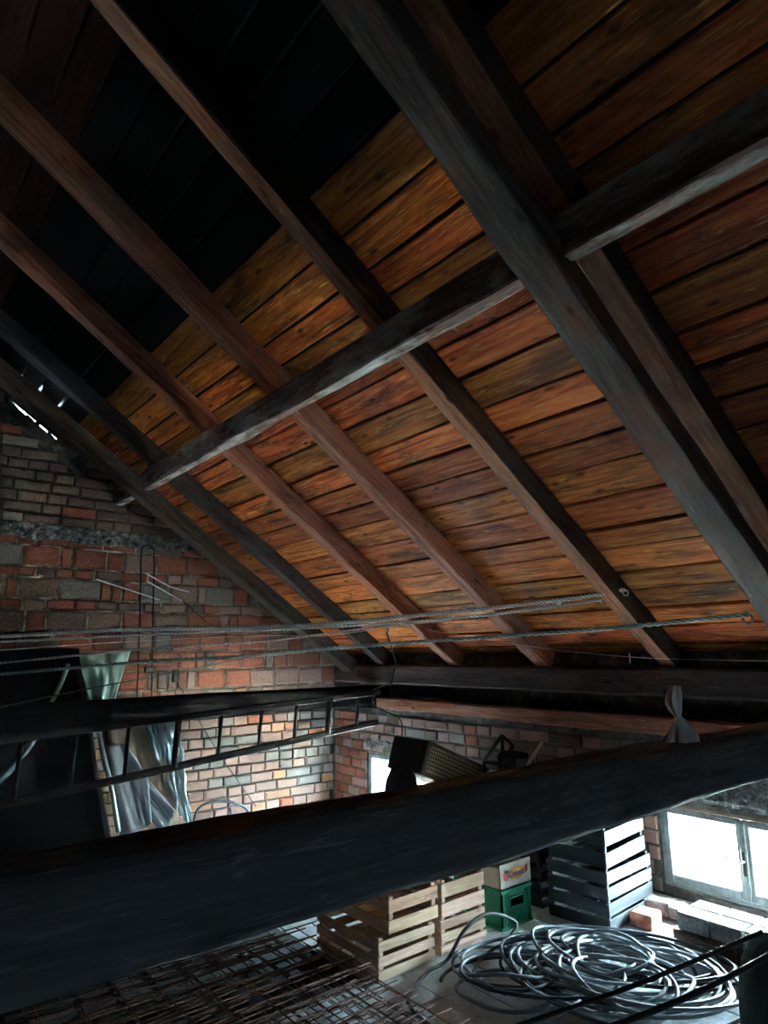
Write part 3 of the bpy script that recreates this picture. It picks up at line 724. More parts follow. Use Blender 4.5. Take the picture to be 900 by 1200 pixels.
crate((FX-.25+.004, yc(2.09, 2.405), FZ+.178), .02, .315, .48, .140, 2, M['crate_wood'], 'pale two-slat fruit crate resting on the leftmost floor crate', gap=.03, seed=2)
crate((FX-.255, yc(2.425, 2.735), FZ+.003), -.01, .31, .50, .150, 3, M['crate_wood'], 'pale slatted fruit crate on the floor left of the green crate', gap=.014, seed=3)
crate((FX-.255, yc(2.425, 2.735), FZ+.168), .01, .31, .50, .150, 2, M['crate_wood'], 'pale fruit crate stacked left of the printed fruit carton', gap=.024, seed=4)
# grey crates, turned a little, right side propped
c0 = Vector((-2.20, 3.262)); u = Vector((-.078, .997)); v = Vector((-.997, -.078))
LG, WG = .50, .37
cc = c0 + u*(LG/2) + v*(WG/2)
rz_ = math.radians(4.5)
crate((cc.x, cc.y, FZ+.003), rz_, LG, WG, .285, 4, M['crate_grey'], 'tall weathered grey crate on the floor beside the window, lower of two', gap=.015, seed=5)
crate((cc.x-.004, cc.y+.002, FZ+.304), rz_+.03, LG-.02, WG-.02, .285, 3, M['crate_grey'], 'weathered grey crate standing on top of another grey crate beside the window', gap=.03, seed=6)
cc2 = cc + v*(WG+.05) + u*(.02)
crate((cc2.x, cc2.y, FZ+.003), rz_, .46, .34, .285, 4, M['dark_wood'], 'dark crate in shadow behind the grey crates', gap=.02, seed=7)

# green plastic crate
gc = empty('plastic_crate', (-2.72, 2.98, FZ), 'green plastic crate with ribbed sides and hand hole under the printed carton', 'crate')
GX, GYa, GYb, GZ = -2.585, 2.865, 3.105, .19
b = MB(); t = .012
b.box((GX-.34, GYa, FZ+.012), (GX-.006, GYb, FZ+.022))
for (a, c) in (((GX-.34, GYa), (GX, GYa+.008)), ((GX-.34, GYb-.008), (GX, GYb)), ((GX-.34, GYa), (GX-.332, GYb))):
    b.box((a[0], a[1], FZ+.01), (c[0], c[1], FZ+GZ))
zc0, zc1 = FZ+.105, FZ+.145
ym = (GYa+GYb)/2
b.box((GX-.008, GYa, FZ+.01), (GX, GYb, zc0)); b.box((GX-.008, GYa, zc1), (GX, GYb, FZ+GZ)); b.box((GX-.008, GYa, zc0), (GX, ym-.05, zc1)); b.box((GX-.008, ym+.05, zc0), (GX, GYb, zc1))
b.build('crate_body', M['green'], gc)
b = MB()
for z0, z1 in ((FZ+.002, FZ+.016), (FZ+GZ-.016, FZ+GZ+.004)):
    b.cbox((GX-.345, GYa-.006, z0), (GX+.007, GYa+.008, z1), .002); b.cbox((GX-.345, GYb-.008, z0), (GX+.007, GYb+.006, z1), .002)
    b.cbox((GX-.008, GYa+.002, z0), (GX+.008, GYb-.002, z1), .002); b.cbox((GX-.346, GYa+.002, z0), (GX-.332, GYb-.002, z1), .002)
b.build('rim', M['green'], gc)
for k in range(12):
    y = GYa+.012+k*(GYb-GYa-.024)/11
    top = FZ+GZ-.017 if abs(y-ym) > .06 else FZ+.095
    b = MB(); b.cbox((GX-.001, y-.003, FZ+.017), (GX+.006, y+.003, top), .001); b.build('rib', M['green'], gc)
b = MB()
for (y0, y1, z0, z1) in ((ym-.06, ym-.052, zc0-.006, zc1+.008), (ym+.052, ym+.06, zc0-.006, zc1+.008), (ym-.052, ym+.052, zc1, zc1+.008), (ym-.052, ym+.052, zc0-.008, zc0)):
    b.cbox((GX-.001, y0, z0), (GX+.010, y1, z1), .001)
b.build('hand_hole_frame', M['green'], gc)

# printed fruit carton
fc = empty('fruit_carton', (-2.75, 2.985, FZ+GZ+.004), 'open fruit carton with orange and purple print on top of the green crate', 'box')
CZ0, CZ1 = FZ+GZ+.006, FZ+GZ+.126
b = MB()
b.box((GX-.33, GYa-.002, CZ0), (GX, GYb+.01, CZ0+.005))
b.box((GX-.005, GYa-.002, CZ0), (GX, GYb+.01, CZ1)); b.box((GX-.33, GYa-.002, CZ0), (GX-.325, GYb+.01, CZ1-.02))
b.box((GX-.33, GYa-.002, CZ0), (GX, GYa+.003, CZ1-.02)); b.box((GX-.33, GYb+.005, CZ0), (GX, GYb+.01, CZ1-.02))
b.build('carton_body', M['carton'], fc)
def disc(b, cy, cz, ry, rz__, x, n=18, ph=0, wob=.0):
    vs = [(x, cy, cz)]+[(x, cy+ry*(1+wob*math.sin(5*a))*math.cos(a), cz+rz__*(1+wob*math.cos(4*a))*math.sin(a)) for a in [2*math.pi*i/n+ph for i in range(n)]]
    b.add(vs, [(0, 1+i, 1+(i+1) % n) for i in range(n)])
cy_, cz_ = (GYa+GYb)/2+.01, (CZ0+CZ1)/2+.004
b = MB(); disc(b, cy_, cz_, .062, .036, GX+.0012, 4, math.pi/4); disc(b, cy_, cz_, .06, .03, GX+.0013, 18, 0, .12); b.build('printed_panel', M['ink_orange'], fc)
b = MB(); disc(b, cy_-.085, cz_-.002, .021, .026, GX+.0012, 16, 0, .1); disc(b, cy_+.082, cz_+.006, .015, .02, GX+.0012, 14, 0, .1); b.build('printed_fruit', M['ink_red'], fc)
b = MB(); disc(b, cy_-.074, cz_+.016, .014, .008, GX+.0016, 8, .5); disc(b, cy_-.09, cz_+.02, .008, .010, GX+.0016, 8, .5); disc(b, cy_+.086, cz_+.022, .008, .006, GX+.0016, 8, .5); b.build('printed_leaves', M['ink_green'], fc)
def text(txt, size, loc, mat, parent, rot, name='lettering', extrude=.0004):
    cu = bpy.data.curves.new('t', 'FONT'); cu.body = txt; cu.size = size; cu.extrude = extrude; cu.align_x = 'CENTER'; cu.align_y = 'CENTER'; cu.shear = .15; cu.offset = size*.02
    to = bpy.data.objects.new('t', cu); COL.objects.link(to)
    dg = bpy.context.evaluated_depsgraph_get(); me = bpy.data.meshes.new_from_object(to.evaluated_get(dg)); bpy.data.objects.remove(to)
    me.name = name; me.materials.clear(); me.materials.append(mat)
    o = link(name, me, loc, parent); o.rotation_euler = rot; return o
text('Celesta', .042, (GX+.0022, cy_, cz_-.002), M['ink_purple'], fc, (math.pi/2, 0, math.pi/2))

# ------------------------------------------------------------------ cables and hoses on the floor
def hose(seed, cx, cy, R, turns, r, mat, label, drift=(.1, .1), ecc=.75, z0=0.0, group='hoses on the floor', rot=0.0, rj=.25, tail=None):
    rr = random.Random(seed); n = int(turns*34); pts = []
    pr = rr.random()*99
    for i in range(n):
        t = i/34*2*math.pi; f = i/n
        Rr = R*(1+rj*noise.noise(Vector((f*turns*.8, pr, 0)))+.10*noise.noise(Vector((t*.9, pr, 4))))
        x = Rr*math.cos(t+pr)+drift[0]*noise.noise(Vector((f*turns*.55, pr, 9)))*2.2
        y = Rr*ecc*math.sin(t+pr)+drift[1]*noise.noise(Vector((f*turns*.55, pr, 19)))*2.2
        x, y = x*math.cos(rot)-y*math.sin(rot), x*math.sin(rot)+y*math.cos(rot)
        zz = FZ+r+.004+z0+max(0, .028+.07*noise.noise(Vector((t*.55, pr, 30))))+f*.02
        yy_ = cy+y
        pts.append(Vector((max(-2.53 if yy_ < 3.2 else -2.16, cx+x), min(3.33, yy_), zz)))
    b = MB(); b.tube(pts, r, 7); o = b.build('hose', mat, None, smooth=True); tag(o, label, 'hose', group); return o
cA = rayz(700, 1150, FZ)
hose(1, cA.x+.0, cA.y+.02, .42, 5, .0080, M['hose_dark'], 'dark hose in wide loops forming the outer ring of the coil heap', ecc=.72, rot=.55, rj=.25)
hose(2, cA.x+.03, cA.y-.02, .33, 6, .0080, M['hose_grey'], 'grey hose in middle sized loops across the coil heap', z0=.015, rot=.55)
hose(3, cA.x-.02, cA.y+.0, .22, 6, .0078, M['hose_grey'], 'grey hose in tight loops at the centre of the coil heap', z0=.03, rot=.3)
hose(4, cA.x+.10, cA.y+.16, .36, 5, .0080, M['hose_dark'], 'dark hose looping on the window side of the coil heap', z0=.01, rot=.5, ecc=.6)
cB = rayz(560, 1150, FZ)
hose(5, cB.x+.05, cB.y+.02, .24, 3.0, .0080, M['hose_grey'], 'grey hose in a few loose loops in front of the pale crates', rot=.2, ecc=.95, rj=.5, drift=(.14, .14))
hose(6, cB.x+.20, cB.y+.12, .27, 3.0, .0080, M['hose_dark'], 'dark hose trailing between the coil heap and the pale crates', rot=.9, rj=.5, drift=(.14, .12))
hose(7, cA.x+.22, cA.y+.05, .34, 4, .0080, M['hose_grey'], 'grey hose looping at the near right of the coil heap', z0=.02, rot=.6, ecc=.8)
# arching loop beside crates
def pxpath(pts, n=10):
    """Catmull-Rom through world points"""
    P = [Vector(p) for p in pts]; out = []
    for i in range(len(P)-1):
        a = P[max(i-1, 0)]; b_ = P[i]; c = P[i+1]; d = P[min(i+2, len(P)-1)]
        for k in range(n):
            t = k/n
            out.append(.5*((2*b_)+(c-a)*t+(2*a-5*b_+4*c-d)*t*t+(3*b_-a-3*c+d)*t**3))
    out.append(P[-1]); return out
p0 = rayz(524, 1125, FZ+.015); p1 = rayz(600, 1112, FZ+.015); p2 = rayz(700, 1116, FZ+.02)
b = MB(); b.tube(pxpath([rayz(520, 1215, FZ+.012), rayz(478, 1175, FZ+.012), rayz(500, 1140, FZ+.012), p0, Vector((-2.50, 2.50, FZ+.12)), Vector((-2.49, 2.66, FZ+.16)), Vector((-2.45, 2.82, FZ+.09)), p1, p2]), .009, 7)
tag(b.build('hose', M['hose_dark'], None, smooth=True), 'single dark hose arching up against the middle pale crates', 'hose')

# black cables in front
for (a, c, da, dc, r, lab) in (((585, 1210), (893, 1092), 1.9, 2.12, .0072, 'upper of two straight black cables stretched to the canvas sack'), ((690, 1214), (905, 1118), 1.75, 2.05, .0085, 'lower of two straight black cables stretched to the canvas sack')):
    P0 = ray(a[0], a[1], da); P1 = ray(c[0], c[1], dc)
    P00 = P0 + (P0-P1)*1.2; P00.z = FZ+.02
    b = MB(); b.tube(pxpath([P00, P0+(P0-P1)*.4, P0, (P0+P1)/2+Vector((0, 0, -.012)), P1], 8), r, 8); tag(b.build('cable', M['black_cable'], None, smooth=True), lab, 'cable')

# canvas sack at right
def blob(name, c, rx, ry, z0, z1, mat, label, cat, seed=0, nu=40, nv=22, fold=.06, power=.45, lean=(0, 0)):
    b = MB(); vs = []; fs = []
    for j in range(nv+1):
        f = j/nv; sc = (1-f**(2/power))**.5 if f < 1 else 0.0
        sc = max(sc, .0)
        for i in range(nu):
            a = 2*math.pi*i/nu
            k = 1+fold*math.sin(a*5+seed+f*1.5)*(1-f*.5)+fold*1.4*noise.noise(Vector((math.cos(a)*2, math.sin(a)*2, f*2+seed)))
            vs.append((c[0]+rx*sc*k*math.cos(a)+lean[0]*f, c[1]+ry*sc*k*math.sin(a)+lean[1]*f, z0+(z1-z0)*f))
    for j in range(nv):
        for i in range(nu): fs.append((j*nu+i, j*nu+(i+1) % nu, (j+1)*nu+(i+1) % nu, (j+1)*nu+i))
    fs.append(tuple(range(nu))[::-1])
    b.add(vs, fs); o = b.build(name, mat, None, smooth=True); return tag(o, label, cat)
pc = ray(925, 1150, 2.15)
blob('canvas_sack', (pc.x, pc.y+.0), .155, .155, FZ+.001, pc.z+.145, M['sack'], 'dark green canvas sack standing at the lower right edge', 'sack', seed=2, power=.35)

# ------------------------------------------------------------------ rebar mats on floor
b = MB(); b.cbox((-4.6, .2, FZ+.0005), (-2.62, 1.99, FZ+.004), .001); tag(b.build('dark_floor_patch', M['felt'], None), 'black patch added over the floor beneath the rusty rebar mats', 'sheet')  # thin black patch added to make the floor dark beneath the mats
rr = random.Random(77)
def mat_sheet(i, x0, x1, y0, y1, z, rz, label):
    cx, cy = (x0+x1)/2, (y0+y1)/2
    t = empty('rebar_mat', (cx, cy, z), label, 'metal mesh', 'rusty rebar mats on the floor'); t.rotation_euler = (0, 0, rz)
    hx, hy = (x1-x0)/2, (y1-y0)/2
    def rod(p, q, r, nm):
        b = MB(); mid = (Vector(p)+Vector(q))/2+Vector((0, 0, rr.uniform(-.002, .003)))
        b.tube([p, mid, q], r, 5); me = bpy.data.meshes.new(nm); me.from_pydata(b.v, [], b.f); me.update(); me.materials.append(M['rust'])
        o = bpy.data.objects.new(nm, me); COL.objects.link(o); o.parent = t
    n = int((x1-x0)/.10)
    for k in range(n+1): x = -hx+k*(2*hx)/n; rod((x, -hy-rr.uniform(.0, .06), .0), (x, hy+rr.uniform(.0, .07), .0), .0032, 'rod')
    n = int((y1-y0)/.15)
    for k in range(n+1): y = -hy+.03+k*(2*hy-.06)/n; rod((-hx-.03, y, .0064), (hx+.03, y, .0064), .0028, 'cross_rod')
LAB = ['rusty rebar mat lying lowest in the floor pile', 'rusty rebar mat second from the bottom of the floor pile', 'rusty rebar mat in the middle of the floor pile',
       'rusty rebar mat fourth from the bottom of the floor pile', 'rusty rebar mat second from the top of the floor pile', 'rusty rebar mat lying topmost on the floor pile', 'rusty rebar mat set apart at the far left of the floor pile']
for i in range(6):
    mat_sheet(i, -3.12+rr.uniform(-.05, .05), -2.05+rr.uniform(-.1, .05)-(.0), .75+rr.uniform(-.1, .1), 1.93+rr.uniform(-.10, .08), FZ+.010+i*.016, rr.uniform(-.07, .07), LAB[i])
mat_sheet(7, -4.0, -3.25, 0.6, 1.95, FZ+.010, -.05, LAB[6])

# ------------------------------------------------------------------ left corner: tarpaulin heap, panel, cardboard, film
def sheet(name, corners, mat, label, cat, nu=24, nv=20, amp=.02, th=.006, seed=0, freq=3.0, shape=None):
    """corners: TL, TR, BR, BL in world space"""
    TL, TR, BR, BL = [Vector(c) for c in corners]; nrm = (TR-TL).cross(BL-TL).normalized()
    b = MB(); vs = []; fs = []
    for i in range(nu+1):
        for j in range(nv+1):
            u_, v_ = i/nu, j/nv
            p = (TL*(1-u_)+TR*u_)*(1-v_)+(BL*(1-u_)+BR*u_)*v_
            p = p + nrm*amp*(noise.noise(Vector((u_*freq, v_*freq*.5, seed)))*1.6+noise.noise(Vector((u_*freq*3, v_*freq, seed+9)))*.6)
            if shape: p = p + shape(u_, v_)
            vs.append(p)
    for i in range(nu):
        for j in range(nv):
            a = i*(nv+1)+j; fs.append((a, a+1, a+nv+2, a+nv+1))
    b.add(vs, fs); o = b.build(name, mat, None, smooth=True)
    md = o.modifiers.new('s', 'SOLIDIFY'); md.thickness = th; md.offset = 0
    return tag(o, label, cat)
# tarpaulin over stacked things
b = MB(); vs = []; fs = []
nu, nv = 26, 18
prof = lambda f: 1.30+.10*(1-f)+.36*max(0, (.62-f))**1.0*1.0
for i in range(nu+1):
    for j in range(nv+1):
        f = j/nv; a = i/nu
        # runs round the front (x=-5.0 side) and right side of the heap
        ytop = 1.30; ybot = 1.66
        z = FZ+.004+f*(.05-FZ-.004)
        yr = ybot+(ytop-ybot)*min(1, f*1.02)
        k = .03*noise.noise(Vector((a*9, f*2, 3)))+.02*math.sin(a*22+f*2)
        if a < .55: vs.append((-5.09+k+.05*(1-f), .2+(yr-.2)*(a/.55), z))
        else: vs.append((-5.09-(.37)*((a-.55)/.45)+.0, yr+k, z))
for i in range(nu):
    for j in range(nv):
        a = i*(nv+1)+j; fs.append((a, a+nv+1, a+nv+2, a+1))
b.add(vs, fs)
b.box((-5.46, .2, FZ+.01), (-5.14, 1.28, .04))
tag(b.build('tarpaulin_heap', M['tarp'], None, smooth=False), 'black tarpaulin draped over a tall heap at the left edge', 'tarpaulin')
# strips on the tarpaulin; the first two stand in for bluish glints
def strip(pts, w, mat, label, name='pale_strip'):
    b = MB(); P = [Vector(p) for p in pts]
    P = pxpath(P, 6); vs = []; fs = []
    for i, p in enumerate(P): 
        d = (P[min(i+1, len(P)-1)]-P[max(i-1, 0)]).normalized(); sdir = d.cross(Vector((1, 0, 0))).normalized()
        vs += [p-sdir*w/2, p+Vector((.012, 0, 0)), p+sdir*w/2]
    for i in range(len(P)-1): fs += [(3*i, 3*i+1, 3*i+4, 3*i+3), (3*i+1, 3*i+2, 3*i+5, 3*i+4)]
    b.add(vs, fs); o = b.build(name, mat, None, smooth=True); md = o.modifiers.new('s', 'SOLIDIFY'); md.thickness = .003
    return tag(o, label, 'plastic')
strip([rayx(80, 778, -4.92), rayx(72, 800, -4.92), rayx(60, 824, -4.93)], .03, M['mint'], 'short mint strip standing in for a glint on the black tarpaulin')
strip([rayx(42, 862, -4.92), rayx(26, 885, -4.92), rayx(8, 906, -4.92), rayx(-12, 925, -4.92)], .05, M['film'], 'slanting bluish strip standing in for a glint low on the black tarpaulin')
strip([rayx(116, 858, -4.85), rayx(122, 888, -4.85), rayx(131, 925, -4.85), rayx(139, 975, -4.85)], .035, M['film'], 'narrow bluish plastic strip along the right edge of the tarpaulin')
sheet('mint_sheet', [rayx(90, 764, -5.30), rayx(154, 762, -5.30), rayx(130, 832, -5.30), rayx(108, 834, -5.30)], M['mint'], 'mint green plastic sheet hanging above the left tie beam', 'plastic sheet', amp=.03, seed=4)
X1 = -5.05
sheet('cardboard_sheet', [rayx(120, 842, -5.22), rayx(180, 838, -5.22), rayx(212, 965, -5.12), rayx(150, 985, -5.10)], M['card'], 'brown cardboard sheet leaning on the gable wall behind the pale panel', 'cardboard', amp=.015, seed=7, th=.01)
# pale panel with rounded right side
def rp(u_, v_):
    return Vector((0, -.10*max(0, u_-.5)*abs(v_-.45)*2.4*1.2, 0))
sheet('pale_panel', [rayx(122, 872, -4.96), rayx(160, 872, -4.96), rayx(190, 962, -4.90), rayx(141, 982, -4.88)], M['panel'], 'pale grey panel leaning low beside the tarpaulin', 'panel', amp=.01, seed=9, th=.014, shape=rp)
o = sheet('grey_rug_roll', [rayx(128, 893, -5.03), rayx(152, 890, -5.03), rayx(204, 950, -4.98), rayx(196, 985, -4.98)], M['panel'], 'greyer panel edge behind the pale grey panel', 'panel', amp=.02, seed=12, th=.02)
o.name = 'grey_panel'
def crump(u_, v_):
    return Vector((.05*noise.noise(Vector((u_*5, v_*3, 2)))+.035*abs(noise.noise(Vector((u_*11, v_*6, 5)))), .03*noise.noise(Vector((v_*5, u_*2, 7))), .03*noise.noise(Vector((u_*4, v_*5, 11)))))
sheet('plastic_film', [rayx(166, 846, -5.16), rayx(208, 840, -5.16), rayx(226, 968, -5.16), rayx(204, 950, -5.16)], M['film'], 'crumpled clear plastic film hanging against the brick gable', 'plastic sheet', amp=.03, seed=15, th=.002, nu=46, nv=46, freq=6, shape=crump)
# black hose loops on gable
b = MB(); pts = [rayx(px_, py_, -5.36) for px_, py_ in ((226, 975), (232, 948), (255, 939), (278, 942), (292, 952), (300, 975))]
b.tube(pxpath(pts, 8), .011, 7); b.tube(pxpath([rayx(268, 942, -5.38), rayx(266, 960, -5.38), rayx(262, 985, -5.38)], 6), .006, 6)
tag(b.build('hose_loop', M['hose_dark'], None, smooth=True), 'black hose loop standing against the lower brick gable', 'hose')

# hairpin rod on gable, small hook plates, wires
b = MB(); x_ = XW+.045
L_ = [(157, 990), (159, 900), (161, 815), (164, 720), (165.5, 650), (168, 641), (173, 639), (178, 641), (180.5, 650), (179.5, 720), (178, 815), (176, 900), (175, 990)]
b.tube(pxpath([rayx(a, c, x_) for a, c in L_], 5), .006, 6); tag(b.build('hairpin_rod', M['iron'], None, smooth=True), 'long dark hairpin rod hanging against the brick gable', 'rod')
wires = [((113, 679), (187, 703), 'long pale wire slanting left of the hairpin rod'), ((171, 672), (200, 688), 'upper short pale wire right of the hairpin rod'), ((172, 681), (216, 706), 'lower short pale wire right of the hairpin rod'),
         ((200, 688), (222, 694), 'tiny pale wire at the right end of the wire cluster')]
for a, c, lab in wires:
    b = MB(); P0 = rayx(*a, XW+.10); P1 = rayx(*c, XW+.02); b.tube([P0, (P0+P1)/2, P1], .0055, 6); tag(b.build('wire', M['wire'], None), lab, 'wire')
b = MB(); b.tube([rayx(214, 704, XW+.03), rayx(228, 717, XW+.03), rayx(242, 729, XW+.03)], .005, 6); tag(b.build('iron_bar', M['iron'], None), 'short dark bar slanting on the bricks below the pale wires', 'rod')
p = rayx(206, 792, XW+.035)
b = MB(); b.cbox((XW+.012, p.y-.025, p.z-.05), (XW+.05, p.y+.025, p.z+.045), .005); tag(b.build('wall_bracket', M['iron'], None), 'small black box fixed to the red bricks below the ropes', 'bracket')
b = MB(); b.tube(pxpath([rayx(208, 800, XW+.05), rayx(232, 842, XW+.05), rayx(258, 885, XW+.04), rayx(300, 945, XW+.03)], 6), .004, 6)
tag(b.build('thin_cable', M['black_cable'], None), 'thin black cable running down the gable from the small black box', 'cable')
p = rayx(176, 786, XW+.03)
b = MB(); b.cbox((XW+.01, p.y-.045, p.z-.015), (XW+.05, p.y+.035, p.z+.03), .004); tag(b.build('wall_bracket', M['iron'], None), 'small dark plate on the gable beside the hairpin rod', 'bracket')

# ------------------------------------------------------------------ hanging ladder
ld = empty('ladder', (-4.3, 2.0, -.8), 'dark wooden ladder hung on its side below the left tie beam', 'ladder')
U0, U1 = Vector((-4.215, .45, -.462)), Vector((-4.345, 3.46, -.322))
B0, B1 = Vector((-4.255, .45, -.815)), Vector((-4.375, 3.46, -.560))
def bar(name, a, c, w, h, mat, parent, seed):
    sec = rect(-w/2, w/2, -h/2, h/2, min(w, h)*.2); return beam(name, a, c, (1, 0, 0), sec, mat, parent, 30, .0025, seed)
bar('rail', U0, U1, .028, .040, M['ladder'], ld, 51); bar('rail', B0, B1, .028, .045, M['ladder'], ld, 52)
ry = [.55, .835, 1.12, 1.43, 1.745, 2.05, 2.36, 2.655, 2.96, 3.24]
for k, y in enumerate(ry):
    f = (y-.45)/3.01
    a = U0.lerp(U1, f); c = B0.lerp(B1, f)
    r = .022 if k in (4, 8) else .013
    b = MB(); b.tube([a, (a+c)/2, c], r, 8); b.build('rung', M['ladder'], ld, smooth=True)
o = beam('strut', (-4.90, .26, -.302), (-4.90, .26, 2.02), (1, 0, 0), rect(-.05, .05, -.05, .05), M['rafter_side'], None, 20, .004, 61)
tag(o, 'upright strut standing on the left tie beam, beyond the left edge of the view', 'post')
# suspension rope at right end
def twisted(name, pts, r, pitch, mat, label, cat='rope', strands=2, n=5, parent=None):
    P = [Vector(p) for p in pts]
    # resample
    L = [0]
    for i in range(1, len(P)): L.append(L[-1]+(P[i]-P[i-1]).length)
    tot = L[-1]; m = max(8, min(700, int(tot/pitch*7))); Q = []
    j = 0
    for i in range(m+1):
        s_ = tot*i/m
        while j < len(L)-2 and L[j+1] < s_: j += 1
        t = (s_-L[j])/max(1e-9, L[j+1]-L[j]); Q.append(P[j].lerp(P[j+1], t))
    b = MB()
    for k in range(strands):
        pts2 = []
        for i, q in enumerate(Q):
            d = (Q[min(i+1, m)]-Q[max(i-1, 0)]).normalized(); x = d.cross(Vector((0, 0, 1))).normalized(); y = d.cross(x)
            a = 2*math.pi*(tot*i/m/pitch)+k*2*math.pi/strands
            pts2.append(q+(x*math.cos(a)+y*math.sin(a))*r*.95)
        b.tube(pts2, r, n)
    o = b.build(name, mat, parent, smooth=True)
    if label: tag(o, label, cat)
    return o
rp0 = rayx(478, 738, -4.3); 
twisted('rope', [Vector((-4.33, 3.53, .16)), rayx(464, 775, -4.33), rayx(459, 800, -4.33), Vector((-4.35, 3.40, -.30))], .004, .05, M['rope_dark'], 'dark rope holding up the right end of the ladder')
b = MB()
for k in range(3):
    c = Vector((-4.345, 3.405, -.33-.045*k)); b.tube([c+Vector((0, .018*math.cos(a), .028*math.sin(a))) if k % 2 else c+Vector((.018*math.cos(a), 0, .028*math.sin(a))) for a in [i*math.pi/5 for i in range(10)]], .004, 5, closed=True)
tag(b.build('chain', M['iron'], None, smooth=True), 'short iron chain tied round the right end of the ladder', 'chain')
b = MB(); b.tube(pxpath([Vector((-4.34, 3.41, -.36)), Vector((-4.33, 3.42, -.44)), rayx(468, 842, -4.25), rayx(471, 862, -4.1)], 6), .005, 6); tag(b.build('thin_cable', M['black_cable'], None), 'thin dark cord hanging from the ladder chain', 'cable')

# ------------------------------------------------------------------ clotheslines
def line3(pxs, xs_start, P1, n=6):
    """rope hanging between two anchors: image height gives the sag, depth runs straight in plan"""
    P0 = rayx(*pxs[0], xs_start); out = []
    for (a, c) in pxs[:-1]:
        d = ray(a, c, 1)
        # intersection with the vertical plane through P0 and P1
        nx, ny = (P1.y-P0.y), -(P1.x-P0.x); k = (P0.x*nx+P0.y*ny)/(d.x*nx+d.y*ny)
        out.append(d*k)
    out.append(P1)
    dd_ = out[0]-out[1]; first = out[0]+dd_*((.33-out[0].y)/dd_.y)
    return pxpath([first]+out, n)
H1 = rayx(733, 691, -2.0)
twisted('clothesline', line3([(0, 746), (100, 740), (200, 736.5), (300, 735), (400, 730), (500, 720), (600, 710), (680, 700), (733, 691)], -4.80, H1), .0068, .045, M['rope_white'], 'thick white twisted clothesline, topmost of the lines', 'clothesline')
H2 = rayx(705, 703, -2.10)
twisted('clothesline', line3([(0, 752), (150, 745), (300, 738.5), (450, 731), (560, 722), (650, 711), (705, 703)], -4.79, H2), .0042, .05, M['rope_white'], 'thin white line running just under the thick twisted one', 'clothesline')
H3 = rayx(655, 708, -2.6)
twisted('clothesline', line3([(0, 777), (165, 761), (300, 752), (380, 743), (440, 735), (520, 727), (600, 716), (655, 708)], -4.80, H3), .0042, .06, M['rope_pink'], 'pinkish clothesline rising from the left to join the white ones', 'clothesline')
H4 = rayx(876, 720, -1.20)
twisted('clothesline', line3([(0, 790), (150, 777), (240, 772), (300, 768), (360, 762), (450, 755), (550, 748), (650, 741), (750, 733), (876, 720)], -4.80, H4), .0056, .07, M['rope_green'], 'greenish white twisted line ending at the big principal rafter', 'clothesline')
H5 = rayx(300, 769, -4.75)
twisted('clothesline', line3([(0, 829), (60, 816), (130, 802), (200, 789), (250, 779), (300, 769)], -4.79, H5), .003, .06, M['rope_dark'], 'dark cord rising from the lower left under the clotheslines', 'clothesline')
H6 = rayz(915, 775, 0) if False else ray(925, 775, 3.3)
P_ = [ray(500, 738, 4.6), ray(560, 748, 4.45), ray(640, 760, 4.2), ray(740, 770, 3.9), ray(820, 773, 3.6), H6]
b = MB(); b.tube(pxpath(P_, 8), .0018, 5); tag(b.build('wire', M['wire'], None), 'fine straight wire just above the wall plate at right', 'wire')
b = MB(); b.tube(pxpath([rayx(-30, 763, -4.8), rayx(0, 762, -4.8), rayx(150, 752, -4.95), ray(300, 745, 5.0), ray(380, 745, 4.9), ray(440, 737, 4.7)], 8), .0022, 5); tag(b.build('clothesline', M['rope_white'], None), 'very thin white cord between the thick and the pinkish line', 'clothesline')
# knots and hooks
def knot(p, r, mat, label, tail=.03):
    b = MB()
    for k in range(3):
        ax = Vector((math.cos(k*1.1), math.sin(k*1.1), .3*k-.3)).normalized(); u_ = ax.orthogonal().normalized(); v_ = ax.cross(u_)
        b.tube([p+(u_*math.cos(a)+v_*math.sin(a))*r for a in [i*math.pi/5 for i in range(10)]], r*.38, 5, closed=True)
    b.tube(pxpath([p, p+Vector((.005, .01, -tail*.6)), p+Vector((.0, .012, -tail))], 4), r*.35, 5)
    tag(b.build('rope_knot', mat, None, smooth=True), label, 'knot')
nx = ray(453, 734, 4.72); knot(nx, .014, M['rope_white'], 'white rope knot where the lines meet left of centre', .05)
knot(ray(655, 706, 3.95), .012, M['rope_white'], 'small rope knot on the upper lines right of centre', .03)
knot(ray(291, 752, 5.0), .016, M['rope_pink'], 'pinkish rope knot in front of the brick gable', .03)
knot(H2+Vector((-.01, .0, 0)), .010, M['rope_white'], 'frayed knot tied at the first common rafter', .02)
def hook(p, d, label, s_=1.0):
    b = MB(); d = Vector(d)
    pts = [p+d*.03*s_+Vector((0, 0, .0)), p, p-d*.012*s_+Vector((0, 0, -.010*s_)), p-d*.006*s_+Vector((0, 0, -.026*s_)), p+d*.010*s_+Vector((0, 0, -.026*s_)), p+d*.016*s_+Vector((0, 0, -.012*s_))]
    b.tube(pxpath(pts, 5), .0035*s_, 6); tag(b.build('hook', M['wire'], None, smooth=True), label, 'hook')
hook(H1, (-1, 0, .2), 'steel hook on the side of the first common rafter holding the white line', 1.2)
hook(H4, (-1, 0, 0), 'steel hook at the big principal rafter holding the greenish line', 1.4)
hook(ray(738, 771, 3.9), (0, 0, 1), 'small white hook hanging on the fine wire above the wall plate', 1.0)

